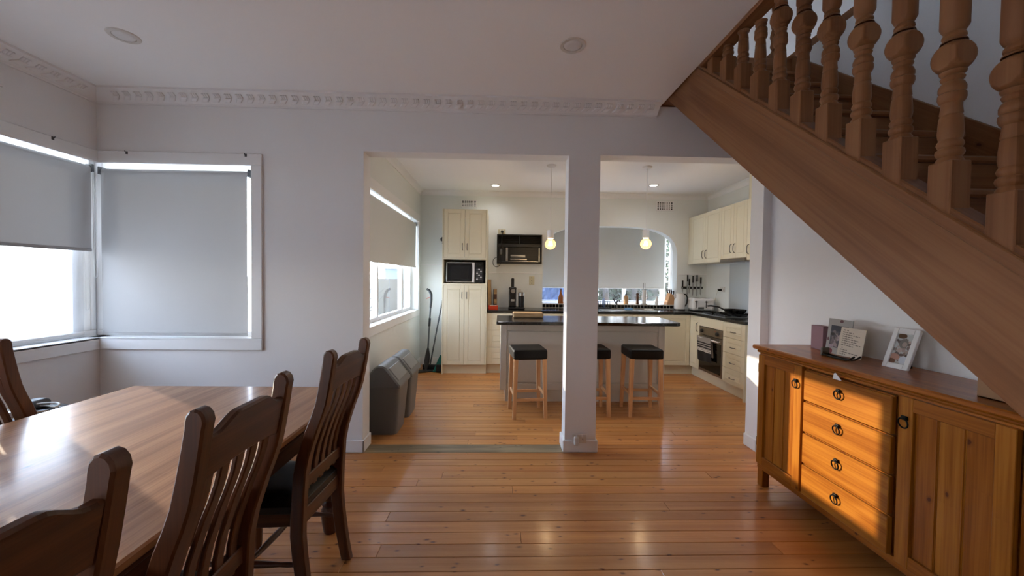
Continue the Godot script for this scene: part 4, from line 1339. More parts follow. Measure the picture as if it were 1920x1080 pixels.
func build_base_cabinets() -> void:
	var zf := -5.638
	# drawers beside the pantry
	var g := "cream base cabinets along the kitchen's back wall"
	var c := cabinet("base_cabinet", "cream three-drawer base cabinet beside the tall pantry", V(-0.2045, 0, zf), 0, 0.5, 0.55, 0.138, 0.90, true, g)
	for k in 3:
		var d := panel_front("drawer", c, 0, 0.5, 0.140 + 0.2515 * k, 0.140 + 0.2515 * (k + 1), M.cream, 0.085)
		bow_handle(d, V(0.25, 0.16, 0.019), false)
	var units := [[0.2965, 0.60, "cream base cabinet behind the island's left half"], [0.8975, 0.60, "cream base cabinet directly behind the white pillar"], [1.4985, 0.46, "cream sink cabinet right of the pillar, behind the island"], [1.9595, 0.40, "cream base cabinet behind the island's right end"], [2.3605, 0.458, "cream single-door base cabinet at the inner corner right of the island"]]
	for q in units:
		var b := cabinet("base_cabinet", q[2], V(q[0], 0, zf), 0, q[1], 0.55, 0.138, 0.90, true, g)
		if q[1] > 0.5:
			for s in 2:
				var d := panel_front("door", b, q[1] * 0.5 * s, q[1] * 0.5 * (s + 1), 0.140, 0.895, M.cream)
				bow_handle(d, V(0.265 if s == 0 else 0.035, 0.62, 0.019), true)
		else:
			var d := panel_front("door", b, 0, q[1], 0.140, 0.895, M.cream)
			if q[0] < 2.3:
				bow_handle(d, V(0.035, 0.62, 0.019), true)
			else:
				obj("corner_kickboard", mb(0).bb(V(q[1], 0, -0.062), V(q[1] + 0.072, 0.138, -0.046), 0.001), M.cream, b)
	# run along the right wall; local x runs towards the viewer
	var rx := 2.842
	var r := -PI / 2
	var k1 := cabinet("base_cabinet", "narrow cream corner cabinet left of the oven", V(rx, 0, -5.735), r, 0.372, 0.48, 0.138, 0.90, true)
	bow_handle(panel_front("door", k1, 0, 0.372, 0.140, 0.895, M.cream), V(0.325, 0.60, 0.019), true, 0.13)
	var k2 := cabinet("oven_cabinet", "cream cabinet built round the oven", V(rx, 0, -5.362), r, 0.580, 0.50, 0.138, 0.90, true)
	obj("filler_panel", mb(0).bb(V(0.001, 0.772, 0.0), V(0.579, 0.897, 0.019), 0.002), M.cream, k2)
	build_oven(V(rx - 0.001, 0.1545, -5.355), r)
	var k3 := cabinet("base_cabinet", "cream four-drawer base cabinet right of the oven", V(rx, 0, -4.781), r, 0.430, 0.50, 0.138, 0.90, true)
	for k in 4:
		var d := panel_front("drawer", k3, 0, 0.430, 0.140 + 0.1885 * k, 0.140 + 0.1885 * (k + 1), M.cream, 0.06)
		bow_handle(d, V(0.215, 0.075, 0.019), false)
	tag(obj("end_panel", mb(1).bb(V(2.818, 0, -4.349), V(3.355, 0.90, -4.331), 0.001), M.cream), "cream end panel closing the run of cabinets by the pier", "panel")
	# worktop: two arms of one L
	var wt := mb(0)
	wt.prism(PackedVector2Array([Vector2(-0.204, 0), Vector2(-0.204, -0.595), Vector2(3.355, -0.595), Vector2(3.355, 1.285), Vector2(2.802, 1.285), Vector2(2.802, 0.0)]), 0.0, 0.035, 0.004)
	wt.v = PackedVector3Array()
	wt.n = PackedVector3Array()
	wt.u = PackedVector2Array()
	wt.xf = Transform3D(Basis(V(1, 0, 0), V(0, 0, 1), V(0, -1, 0)), V(0, 0.936, -5.603))
	wt.prism(PackedVector2Array([Vector2(-0.203, 0), Vector2(-0.203, -0.596), Vector2(3.355, -0.596), Vector2(3.355, 1.285), Vector2(2.802, 1.285), Vector2(2.802, 0.0)]), 0.0, 0.035, 0.004)
	tag(obj("worktop", wt, M.bench), "black marbled laminate worktop running round the kitchen corner", "worktop")
	# wall cabinets
	var wx := 3.05
	var u1 := cabinet("wall_cabinet", "cream two-door wall cabinet in the kitchen's far right corner", V(wx, 0, -6.07), r, 0.838, 0.305, 1.667, 2.42, false)
	for s in 2:
		var d := panel_front("door", u1, 0.419 * s, 0.419 * (s + 1), 1.668, 2.419, M.cream)
		bow_handle(d, V(0.375 if s == 0 else 0.04, 0.13, 0.019), true, 0.12)
	obj("filler", mb(1).bb(V(-0.128, 1.667, -0.30), V(0.0, 2.42, 0.0)), M.cream, u1)
	var u2 := cabinet("wall_cabinet", "cream two-door wall cabinet above the range hood", V(wx, 0, -5.231), r, 0.555, 0.305, 1.70, 2.42, false)
	for s in 2:
		var d := panel_front("door", u2, 0.2775 * s, 0.2775 * (s + 1), 1.702, 2.419, M.cream)
		bow_handle(d, V(0.24 if s == 0 else 0.035, 0.13, 0.019), true, 0.12)
	var u3 := cabinet("wall_cabinet", "cream wall cabinet right of the hood, half hidden by the pier", V(wx, 0, -4.675), r, 0.34, 0.305, 1.667, 2.42, false)
	bow_handle(panel_front("door", u3, 0, 0.34, 1.668, 2.419, M.cream), V(0.04, 0.13, 0.019), true, 0.12)
	var hd := thing("range_hood", "slim grey slide-out range hood under the wall cabinets", "range hood", V(wx, 1.655, -5.225), r)
	obj("body", mb().bb(V(0, 0, -0.30), V(0.54, 0.044, 0.0), 0.002), M.steel_w, hd)
	obj("front_lip", mb().bb(V(0, 0.004, 0.0), V(0.54, 0.042, 0.035), 0.004), M.steel_w, hd)
	obj("lamp", mb().lathe([Vector2(0, -0.004), Vector2(0.035, -0.004), Vector2(0.03, 0.0)], 16, V(0.40, 0.0, -0.1)), M.white, hd)
	tag(obj("flue_pipe", mb(1).lathe([Vector2(0.06, 2.421), Vector2(0.06, CH)], 24, V(3.13, 0, -4.70)), M.cream), "round cream flue pipe rising from the wall cabinets to the ceiling", "pipe")

func build_oven(at: Vector3, turn: float) -> void:
	var o := thing("oven", "built-in brown steel oven with two knobs, a striped towel on its handle", "oven", at, turn)
	var w := 0.565
	obj("body", mb().bb(V(0.004, 0.004, -0.45), V(w - 0.004, 0.610, 0.0)), M.black, o)
	var cp := obj("control_panel", mb().bb(V(0, 0.506, 0.001), V(w, 0.612, 0.022), 0.003), M.steel_w, o)
	for x in [0.085, 0.465]:
		obj("knob", mb(0, Transform3D(Basis(V(1, 0, 0), V(0, 0, 1), V(0, -1, 0)), V(x, 0.555, 0.022))).lathe([Vector2(0.026, 0), Vector2(0.024, 0.02), Vector2(0.02, 0.024), Vector2(0, 0.024)], 20), M.black, cp)
	obj("indicator_lamp", mb().bb(V(0.40, 0.585, 0.022), V(0.41, 0.592, 0.024)), M.orange, cp)
	var d := obj("door", mb().bb(V(0, 0.0, 0.001), V(w, 0.498, 0.02), 0.003), M.steel_w, o)
	obj("glass", mb().bb(V(0.02, 0.035, 0.02), V(w - 0.02, 0.43, 0.0235), 0.002), M.ovenglass, d)
	var hb := mb()
	hb.tube([V(0.03, 0.462, 0.055), V(w - 0.03, 0.462, 0.055)], 0.0105, 12)
	for x in [0.05, w - 0.05]:
		hb.tube([V(x, 0.462, 0.02), V(x, 0.462, 0.055)], 0.007, 8)
	obj("handle", hb, M.white, d)
	# towel over the handle
	var im := printed(64, 256, Color(0.62, 0.60, 0.58))
	for q in [[52, 12], [76, 12], [100, 12]]:
		im.fill_rect(Rect2i(0, q[0], 64, q[1]), Color(0.12, 0.115, 0.115))
	im.fill_rect(Rect2i(0, 124, 64, 26), Color(0.82, 0.80, 0.78))
	im.fill_rect(Rect2i(0, 135, 64, 3), Color(0.35, 0.33, 0.32))
	im.fill_rect(Rect2i(0, 150, 64, 106), Color(0.13, 0.125, 0.125))
	var tm := printmat(im, 0.95)
	var t := thing("tea_towel", "grey, white and black striped tea towel hanging from the oven handle", "towel", at + Basis(Vector3.UP, turn) * V(0.0, 0.475, 0.0), turn)
	var P := []
	var Q := []
	for i in 13:
		var row := []
		var back := []
		for j in 17:
			var x := 0.03 + 0.345 * i / 12.0 + (j / 16.0) * 0.03
			var s := j / 16.0
			var wob := 0.006 * sin(i * 0.9) * (0.3 + s)
			row.append(V(x, -0.002 - 0.315 * s - 0.01 * sin(i * 0.5), 0.068 + wob))
			back.append(V(x, -0.002 - 0.24 * s, 0.0395 + wob * 0.3))
		P.append(row)
		Q.append(back)
	var tb := mb()
	tb.grid(P, V(0, 0, 1))
	var nfront := tb.v.size()
	tb.grid(Q, V(0, 0, -1))
	var R := []
	for i in 13:
		var row := []
		var x := 0.03 + 0.345 * i / 12.0
		for j in 7:
			var a := PI * j / 6.0
			row.append(V(x, -0.003 + 0.012 * sin(a), 0.054 + 0.0143 * cos(a)))
		R.append(row)
	tb.grid(R, V(0, 1, 0))
	for i in tb.v.size():
		tb.u[i] = Vector2(clampf(tb.v[i].x / 0.4, 0, 1), clampf((0.004 - tb.v[i].y) / 0.33, 0.0, 1.0) if i < nfront else 0.02)
	obj("cloth", tb, tm, t)

func build_island() -> void:
	var o := thing("kitchen_island", "pale panelled kitchen island with an overhanging black top", "island", V(0.94, 0, -4.6))
	var w := 0.94
	obj("body", mb(1).bb(V(-w, 0.139, -0.22), V(w, 0.90, 0.265), 0.002), M.island, o)
	obj("kickboard", mb(0).bb(V(-w + 0.06, 0, -0.2), V(w - 0.06, 0.139, 0.245)), M.island, o)
	var f := mb(0)
	f.bb(V(-w, 0.139, 0.265), V(-w + 0.075, 0.895, 0.279), 0.004)
	f.bb(V(w - 0.075, 0.139, 0.265), V(w, 0.895, 0.279), 0.004)
	f.bb(V(-w + 0.073, 0.139, 0.265), V(w - 0.073, 0.215, 0.279), 0.004)
	f.bb(V(-w + 0.073, 0.82, 0.265), V(w - 0.073, 0.895, 0.279), 0.004)
	f.bb(V(-w + 0.085, 0.225, 0.265), V(w - 0.085, 0.81, 0.277), 0.007)
	obj("back_panel", f, M.island, o)
	var t := PackedVector2Array()
	for q in [[-0.985, -0.25, 0.01], [1.06, -0.25, 0.05], [1.06, 0.47, 0.09], [-0.985, 0.47, 0.02]]:
		var cx: float = q[0] + (q[2] if q[0] < 0 else -q[2])
		var cz: float = q[1] + (q[2] if q[1] < 0 else -q[2])
		var a0 := atan2(signf(q[1]), signf(q[0])) - PI / 4
		for k in 7:
			var a := a0 + PI / 2 * k / 6.0
			t.append(Vector2(cx + q[2] * cos(a), cz + q[2] * sin(a)))
	obj("top", mb(0, Transform3D(Basis(V(1, 0, 0), V(0, 0, 1), V(0, -1, 0)), V(0, 0.936, 0))).prism(t, 0.0, 0.035, 0.005), M.bench, o)

func build_stools() -> void:
	var proto := Node3D.new()
	obj("seat", mb().rbox(V(0, 0.643, 0), V(0.345, 0.105, 0.345), 0.022, 4), M.vinyl, proto).set_meta("label", "black vinyl seat cushion")
	for sx in [-1.0, 1.0]:
		for sz in [-1.0, 1.0]:
			var P0 := V(sx * 0.145, 0.6, sz * 0.145)
			var P1 := V(sx * 0.16, 0.0, sz * 0.16)
			var l := mb(1)
			var rings := []
			for q in [[0.0, 0.021], [1.0, 0.016]]:
				var c := P0.lerp(P1, q[0])
				rings.append([c + V(-q[1], 0, -q[1]), c + V(q[1], 0, -q[1]), c + V(q[1], 0, q[1]), c + V(-q[1], 0, q[1])])
			for k in 4:
				var n := [V(0, 0, -1), V(1, 0, 0), V(0, 0, 1), V(-1, 0, 0)]
				l.quad(rings[0][k], rings[0][(k + 1) % 4], rings[1][(k + 1) % 4], rings[1][k], n[k])
			l.quad(rings[1][0], rings[1][1], rings[1][2], rings[1][3], V(0, -1, 0))
			obj("leg", l, M.beech, proto)
	for s in [-1.0, 1.0]:
		obj("rail", mb(0).bb(V(-0.15, 0.175, s * 0.155 - 0.008), V(0.15, 0.205, s * 0.155 + 0.008), 0.003), M.beech, proto)
		obj("rail", mb(2).bb(V(s * 0.155 - 0.008, 0.215, -0.15), V(s * 0.155 + 0.008, 0.245, 0.15), 0.003), M.beech, proto)
	for q in [[V(0.285, 0, -3.965), 0.12, "black-topped wooden bar stool left of the pillar, at the island's left end"], [V(0.955, 0, -4.02), 0.0, "black-topped wooden bar stool half hidden behind the white pillar"], [V(1.50, 0, -4.02), -0.03, "black-topped wooden bar stool farthest right, at the island's right end"]]:
		var o: Node3D = proto.duplicate()
		put("bar_stool", o)
		o.position = q[0]
		o.rotation.y = q[1]
		tag(o, q[2], "stool", "bar stools at the kitchen island")
	proto.free()

func build_bins() -> void:
	var proto := Node3D.new()
	# tapered body
	var b := mb(1)
	var lo := V(0.13, 0, 0.155)
	var hi := V(0.165, 0.44, 0.20)
	var P := []
	for j in [[0.0, lo], [0.44, hi]]:
		var row := []
		for k in 33:
			var a := TAU * k / 32.0
			row.append(V(j[1].x * signf(cos(a)) * pow(absf(cos(a)), 0.28), j[0], j[1].z * signf(sin(a)) * pow(absf(sin(a)), 0.28)))
		P.append(row)
	var N := []
	for row in P:
		var rn := []
		for p in row:
			rn.append(V(pow(p.x / 0.15, 7.0), -0.05, pow(p.z / 0.18, 7.0)).normalized())
		N.append(rn)
	b.sheet(P, N)
	obj("body", b, M.bin, proto)
	# roof-shaped lid with a recessed swing flap
	var sec := PackedVector2Array([Vector2(-0.172, 0.425), Vector2(0.172, 0.425), Vector2(0.172, 0.452), Vector2(0.045, 0.612), Vector2(0.02, 0.622), Vector2(-0.02, 0.622), Vector2(-0.045, 0.612), Vector2(-0.172, 0.452)])
	obj("lid", mb(2).prism(sec, -0.207, 0.207, 0.012), M.bin, proto)
	for s in [-1.0, 1.0]:
		var d := V(s * 0.127, -0.16, 0).normalized()
		var nn := V(s * 0.16, 0.127, 0).normalized()
		var fl := mb(2, Transform3D(Basis(d, nn, V(0, 0, 1)), V(s * 0.045, 0.612, 0)))
		fl.bb(V(0.025, -0.004, -0.155), V(0.165, 0.006, 0.155), 0.004)
		obj("swing_flap", fl, M.bin2, proto)
	for q in [[V(-1.045, 0, -3.56), "dark grey swing-top bin nearest the pier, in front of the other bin"], [V(-1.035, 0, -3.985), "dark grey swing-top bin behind the nearer one, by the kitchen wall"]]:
		var o: Node3D = proto.duplicate()
		put("swing_bin", o)
		o.position = q[0]
		tag(o, q[1], "bin", "swing-top bins by the kitchen wall")
	proto.free()

func build_cleaning() -> void:
	var m := thing("spray_mop", "dark grey spray mop with a curved handle leaning in the corner beside the pantry", "mop", V(-1.10, 0, -5.72))
	obj("mop_head", mb(0, Transform3D(Basis(Vector3.UP, 0.5), Vector3.ZERO)).bb(V(-0.17, 0.0, -0.06), V(0.17, 0.028, 0.06), 0.008), M.darkgrey, m)
	obj("lower_body", mb().tube([V(0, 0.03, 0), V(0.005, 0.14, -0.03), V(0.01, 0.24, -0.055), V(0.012, 0.34, -0.075)], [0.018, 0.042, 0.036, 0.014], 12), M.darkgrey, m)
	obj("pole", mb().tube([V(0.012, 0.34, -0.075), V(0.02, 0.95, -0.21)], 0.0125, 12), M.grey, m)
	obj("joint_collar", mb().tube([V(0.0165, 0.66, -0.146), V(0.018, 0.78, -0.173)], 0.018, 12), M.black, m)
	obj("handle", mb().tube([V(0.02, 0.93, -0.206), V(0.026, 1.06, -0.235), V(0.022, 1.14, -0.252), V(-0.006, 1.20, -0.265), V(-0.05, 1.225, -0.27)], [0.014, 0.02, 0.021, 0.02, 0.016], 12), M.darkgrey, m)
	obj("trigger", mb().tube([V(0.018, 1.09, -0.24), V(-0.02, 1.09, -0.235), V(-0.045, 1.075, -0.232)], 0.004, 6), M.orange, m)
	var s := thing("broom", "thin grey broom stick leaning against the pantry's side", "broom", V(-1.06, 0, -5.80))
	obj("stick", mb().tube([V(0.0, 0.06, 0.0), V(0.195, 1.34, -0.27)], 0.011, 10), M.grey, s)
	obj("brush_head", mb().bb(V(-0.11, 0.05, -0.025), V(0.11, 0.09, 0.025), 0.008), M.darkgrey, s)
	obj("bristles", mb().bb(V(-0.105, 0.0, -0.022), V(0.105, 0.05, 0.022), 0.004), M.black, s)
	var d := thing("dustpan", "teal dustpan propped against the foot of the pantry", "dustpan", V(-0.915, 0, -5.70))
	var ds := Transform3D(Basis(V(0, 0, 1), 0.0) * Basis(Vector3.RIGHT, -0.15), V(0, 0.004, 0))
	obj("pan", mb(1, ds).prism(PackedVector2Array([Vector2(-0.085, 0), Vector2(0.045, 0), Vector2(0.05, 0.22), Vector2(0.02, 0.25), Vector2(-0.03, 0.12)]), -0.03, 0.03, 0.004), M.teal, d)
	obj("hand_brush", mb(1, ds).bb(V(-0.03, 0.0, 0.032), V(0.055, 0.11, 0.07), 0.012), M.black, d)
	var h := thing("wall_bracket", "grey plastic bracket poking out beside the pantry's top", "bracket", V(-0.92, 1.96, -6.2))
	obj("arm", mb(0).prism(PackedVector2Array([Vector2(0.06, -0.03), Vector2(0.06, 0.10), Vector2(-0.02, 0.085), Vector2(-0.045, 0.06), Vector2(-0.045, 0.03)]), 0.012, 0.10, 0.01), M.grey, h)
	obj("back_plate", mb().bb(V(-0.03, -0.02, 0.0), V(0.06, 0.09, 0.012), 0.003), M.grey, h)

# ------------------------------------------------------------------ kitchen wall fittings and things
func gpo(at: Vector3, turn: float, label: String, m: Material, w := 0.116, h := 0.074, holes := true) -> Node3D:
	var o := thing("power_point", label, "power point", at, turn)
	obj("plate", mb().box(V(0, 0, 0.004), V(w, h, 0.008), 0.002), m, o)
	if holes:
		for sx in [-1.0, 1.0]:
			obj("switch", mb().box(V(sx * w * 0.2, h * 0.3, 0.0095), V(0.012, 0.016, 0.005), 0.001), M.white, o)
			for q in [[-0.007, 0.0, 0.5], [0.007, 0.0, -0.5], [0.0, -0.014, 0.0]]:
				obj("slot", mb(0, Transform3D(Basis(V(0, 0, 1), q[2]), V(sx * w * 0.27 + q[0], -h * 0.05 + q[1], 0.0083))).box(Vector3.ZERO, V(0.002, 0.008, 0.001)), M.black, o)
	return o

func vent(at: Vector3, turn: float, w: float, h: float, nx: int, ny: int, label: String) -> void:
	var o := thing("wall_vent", label, "vent", at, turn, "square-hole wall vents")
	obj("backing", mb().box(V(0, 0, 0.001), V(w, h, 0.002)), M.darkgrey, o)
	var bx := w * 0.86
	var by := h * 0.78
	var f := mb()
	f.box(V(0, h * 0.5 - (h - by) * 0.25, 0.006), V(w, (h - by) * 0.5, 0.012), 0.001)
	f.box(V(0, -h * 0.5 + (h - by) * 0.25, 0.006), V(w, (h - by) * 0.5, 0.012), 0.001)
	f.box(V(w * 0.5 - (w - bx) * 0.25, 0, 0.006), V((w - bx) * 0.5, by, 0.012), 0.001)
	f.box(V(-w * 0.5 + (w - bx) * 0.25, 0, 0.006), V((w - bx) * 0.5, by, 0.012), 0.001)
	obj("rim", f, M.trim, o)
	for k in range(1, nx):
		obj("bar", mb().box(V(-bx * 0.5 + bx * k / nx, 0, 0.005), V(bx / nx * 0.5, by, 0.009)), M.trim, o)
	for k in range(1, ny):
		obj("bar", mb().box(V(0, -by * 0.5 + by * k / ny, 0.0055), V(bx, by / ny * 0.5, 0.010)), M.trim, o)

func build_fittings() -> void:
	vent(V(-0.527, 2.592, KZ), 0, 0.25, 0.115, 7, 4, "white pierced wall vent above the tall pantry")
	vent(V(2.646, 2.611, KZ), 0, 0.29, 0.155, 7, 4, "white pierced wall vent above the kitchen arch's right end")
	vent(V(XL, 2.602, -2.38), PI / 2, 0.26, 0.10, 6, 4, "white pierced wall vent high on the dining room's left wall")
	gpo(V(0.645, 0.118, ZN + 0.016), 0, "white double power point with a plug-in adaptor at the pillar's foot", M.white_matte)
	var ad := thing("plug_adaptor", "rounded white adaptor plugged in at the pillar's foot", "adaptor", V(0.617, 0.113, ZN + 0.025))
	obj("body", mb().rbox(V(0, -0.004, 0.02), V(0.04, 0.072, 0.04), 0.014, 4), M.white_matte, ad)
	gpo(V(0.003, 2.153, KZ), 0, "cream power point above the black wall air conditioner", M.switch, 0.12, 0.075)
	gpo(V(0.296, 1.19, KZ), 0, "small white power point behind the coffee machine", M.white_matte, 0.06, 0.09, false)
	var sw := gpo(V(0.496, 1.375, KZ), 0, "cream upright light switch plate right of the air conditioner", M.switch, 0.084, 0.135, false)
	for y in [-0.045, 0.0, 0.045]:
		obj("toggle", mb().box(V(0, y, 0.009), V(0.012, 0.016, 0.008), 0.002), M.grey, sw)
	gpo(V(KXR, 1.28, -5.72), -PI / 2, "white power point on the kitchen's right wall above the toaster", M.white_matte, 0.116, 0.074)
	var pl := thing("plug", "black plug and lead in the right wall's power point", "plug", V(KXR - 0.008, 1.27, -5.75), -PI / 2)
	obj("body", mb().rbox(V(0, 0, 0.025), V(0.045, 0.035, 0.05), 0.01, 3), M.black, pl)
	var lead := []
	for k in 13:
		var q := k / 12.0
		lead.append(V(lerpf(0, 0.03, q), lerpf(0.0, -0.33, q), lerpf(0.05, 0.03, q) + 0.05 * sin(PI * q)))
	obj("lead", mb().tube(lead, 0.0035, 6), M.cord_white, pl)
	# air conditioner in the wall
	var ac := thing("wall_air_conditioner", "black wall-mounted air conditioner with slatted grilles on the kitchen's back wall", "air conditioner", V(-0.073, 1.64, KZ))
	var w := 0.721
	var h := 0.465
	var f := mb()
	f.bb(V(0, 0, 0.001), V(0.022, h, 0.075), 0.003)
	f.bb(V(w - 0.022, 0, 0.001), V(w, h, 0.075), 0.003)
	f.bb(V(0.022, 0, 0.001), V(w - 0.022, 0.03, 0.075), 0.003)
	f.bb(V(0.022, h - 0.022, 0.001), V(w - 0.022, h, 0.075), 0.003)
	f.bb(V(0.022, 0.265, 0.001), V(w - 0.022, 0.315, 0.07), 0.003)
	f.bb(V(0.352, 0.315, 0.001), V(0.366, h - 0.022, 0.07), 0.002)
	obj("housing", f, M.black, ac)
	obj("back_tray", mb().bb(V(0.022, 0.03, 0.001), V(w - 0.022, h - 0.022, 0.010)), M.darkgrey, ac)
	for k in 7:
		obj("louvre", mb(0, Transform3D(Basis(Vector3.RIGHT, 0.5), V(w * 0.5, 0.330 + 0.017 * k, 0.05))).box(Vector3.ZERO, V(w - 0.05, 0.002, 0.02)), M.black, ac)
	for k in 12:
		obj("grille_bar", mb().bb(V(0.19, 0.042 + 0.0185 * k, 0.030), V(w - 0.05, 0.047 + 0.0185 * k, 0.036)), M.black, ac)
	obj("control_panel", mb().bb(V(0.024, 0.032, 0.01), V(0.125, 0.262, 0.062), 0.003), M.black, ac)
	obj("coil", mb().bb(V(0.135, 0.035, 0.010), V(w - 0.03, 0.262, 0.014)), M.black, ac)
	obj("side_strip", mb().bb(V(0.140, 0.035, 0.014), V(0.178, 0.262, 0.045), 0.003), M.steel, ac)
	obj("side_strip", mb().bb(V(w - 0.052, 0.035, 0.014), V(w - 0.03, 0.262, 0.045), 0.003), M.steel, ac)
	obj("sill_strip", mb().bb(V(0.14, 0.034, 0.014), V(w - 0.052, 0.043, 0.03), 0.002), M.steel, ac)
	obj("fan_blade", mb().rbox(V(0.34, 0.125, 0.02), V(0.24, 0.045, 0.012), 0.006, 3), M.steel, ac)
	obj("fan_blade", mb().rbox(V(0.35, 0.075, 0.02), V(0.27, 0.03, 0.012), 0.006, 3), M.steel, ac)
	var pc := thing("power_lead", "black cord looping from the upper power point past the air conditioner", "cord", V(0.003, 2.15, KZ + 0.01))
	obj("plug", mb().rbox(V(0.005, 0.0, 0.02), V(0.04, 0.035, 0.04), 0.01, 3), M.black, pc)
	obj("cord", mb().tube([V(0.005, -0.01, 0.04), V(0.004, -0.06, 0.085), V(0.0, -0.2, 0.085), V(-0.008, -0.29, 0.085)], 0.005, 6), M.black, pc)
	obj("inline_switch", mb().rbox(V(-0.008, -0.33, 0.085), V(0.045, 0.09, 0.03), 0.012, 3), M.grey, pc)
	var lp := []
	for k in 25:
		var a := -0.2 + 5.2 * k / 24.0
		lp.append(V(-0.075 + 0.062 * cos(a), -0.49 - 0.075 * sin(a), 0.083 - 0.001 * k))
	lp.push_front(V(-0.008, -0.375, 0.085))
	obj("cord", mb().tube(lp, 0.005, 6), M.black, pc)
	# stainless splashback behind the hob
	tag(obj("splashback", mb().bb(V(KXR - 0.006, 0.9365, -5.55), V(KXR - 0.001, 1.655, -4.36)), M.splash), "brushed metal splashback on the right wall behind the hob", "splashback")
	# knife rack
	var kr := thing("knife_rack", "black magnetic knife strip on the wall right of the arch", "rack", V(3.125, 1.29, KZ))
	obj("strip", mb().bb(V(-0.175, -0.018, 0.001), V(0.175, 0.018, 0.014), 0.002), M.black, kr)
	var kn := [[-0.165, 0.115, 0.014, "short knife at the strip's left end"], [-0.085, 0.205, 0.024, "large cook's knife second from the left on the strip"], [-0.055, 0.14, 0.014, "small knife third from the left on the strip"], [0.005, 0.19, 0.019, "knife fourth from the left on the strip"], [0.07, 0.205, 0.022, "knife second from the right on the strip"], [0.135, 0.17, 0.026, "broad knife at the strip's right end"]]
	for q in kn:
		var k := thing("kitchen_knife", "black-handled " + q[3], "knife", V(3.125 + q[0], 1.29, KZ + 0.016), 0.0, "knives on the magnetic strip")
		var top_: float = q[1]
		obj("handle", mb().rbox(V(0, top_ - 0.05, 0.005), V(0.022, 0.11, 0.016), 0.006, 3), M.black, k)
		var bw: float = q[2]
		obj("blade", mb().prism(PackedVector2Array([Vector2(-bw * 0.5, top_ - 0.10), Vector2(bw * 0.5, top_ - 0.10), Vector2(bw * 0.45, -top_ * 0.5), Vector2(bw * 0.1, -top_ * 0.75), Vector2(-bw * 0.5, -top_ * 0.55)]), 0.003, 0.005), M.steel, k)

func build_tiles() -> void:
	var o = tag(obj("tile_band", mb().bb(V(0.672, 0.9365, KZ), V(2.868, 1.004, KZ + 0.006)), M.grout), "band of small black square tiles under the bay window", "tiles")
	var tm := mb().box(Vector3.ZERO, V(0.047, 0.050, 0.006), 0.0015).mesh()
	var x := 0.70
	while x < 2.85:
		var t := MeshInstance3D.new()
		t.mesh = tm
		t.material_override = M.tile
		t.position = V(x, 0.970, KZ + 0.008)
		put("tile", t, o)
		x += 0.0535
	tag(obj("window_ledge", mb().bb(V(0.57, 0.985, -6.83), V(3.08, 1.004, KZ - 0.151), 0.002).bb(V(0.672, 0.985, KZ - 0.151), V(2.868, 1.004, KZ + 0.0), 0.001), M.trim), "white ledge inside the bay behind the arch", "ledge")

func bottle(called: String, label: String, at: Vector3, prof: Array, m: Material, cap: Array, cm: Material, category := "bottle") -> Node3D:
	var o := thing(called, label, category, at)
	obj("body", mb().lathe(prof, 20), m, o)
	if cap.size():
		obj("cap", mb().lathe(cap, 14), cm, o)
	return o

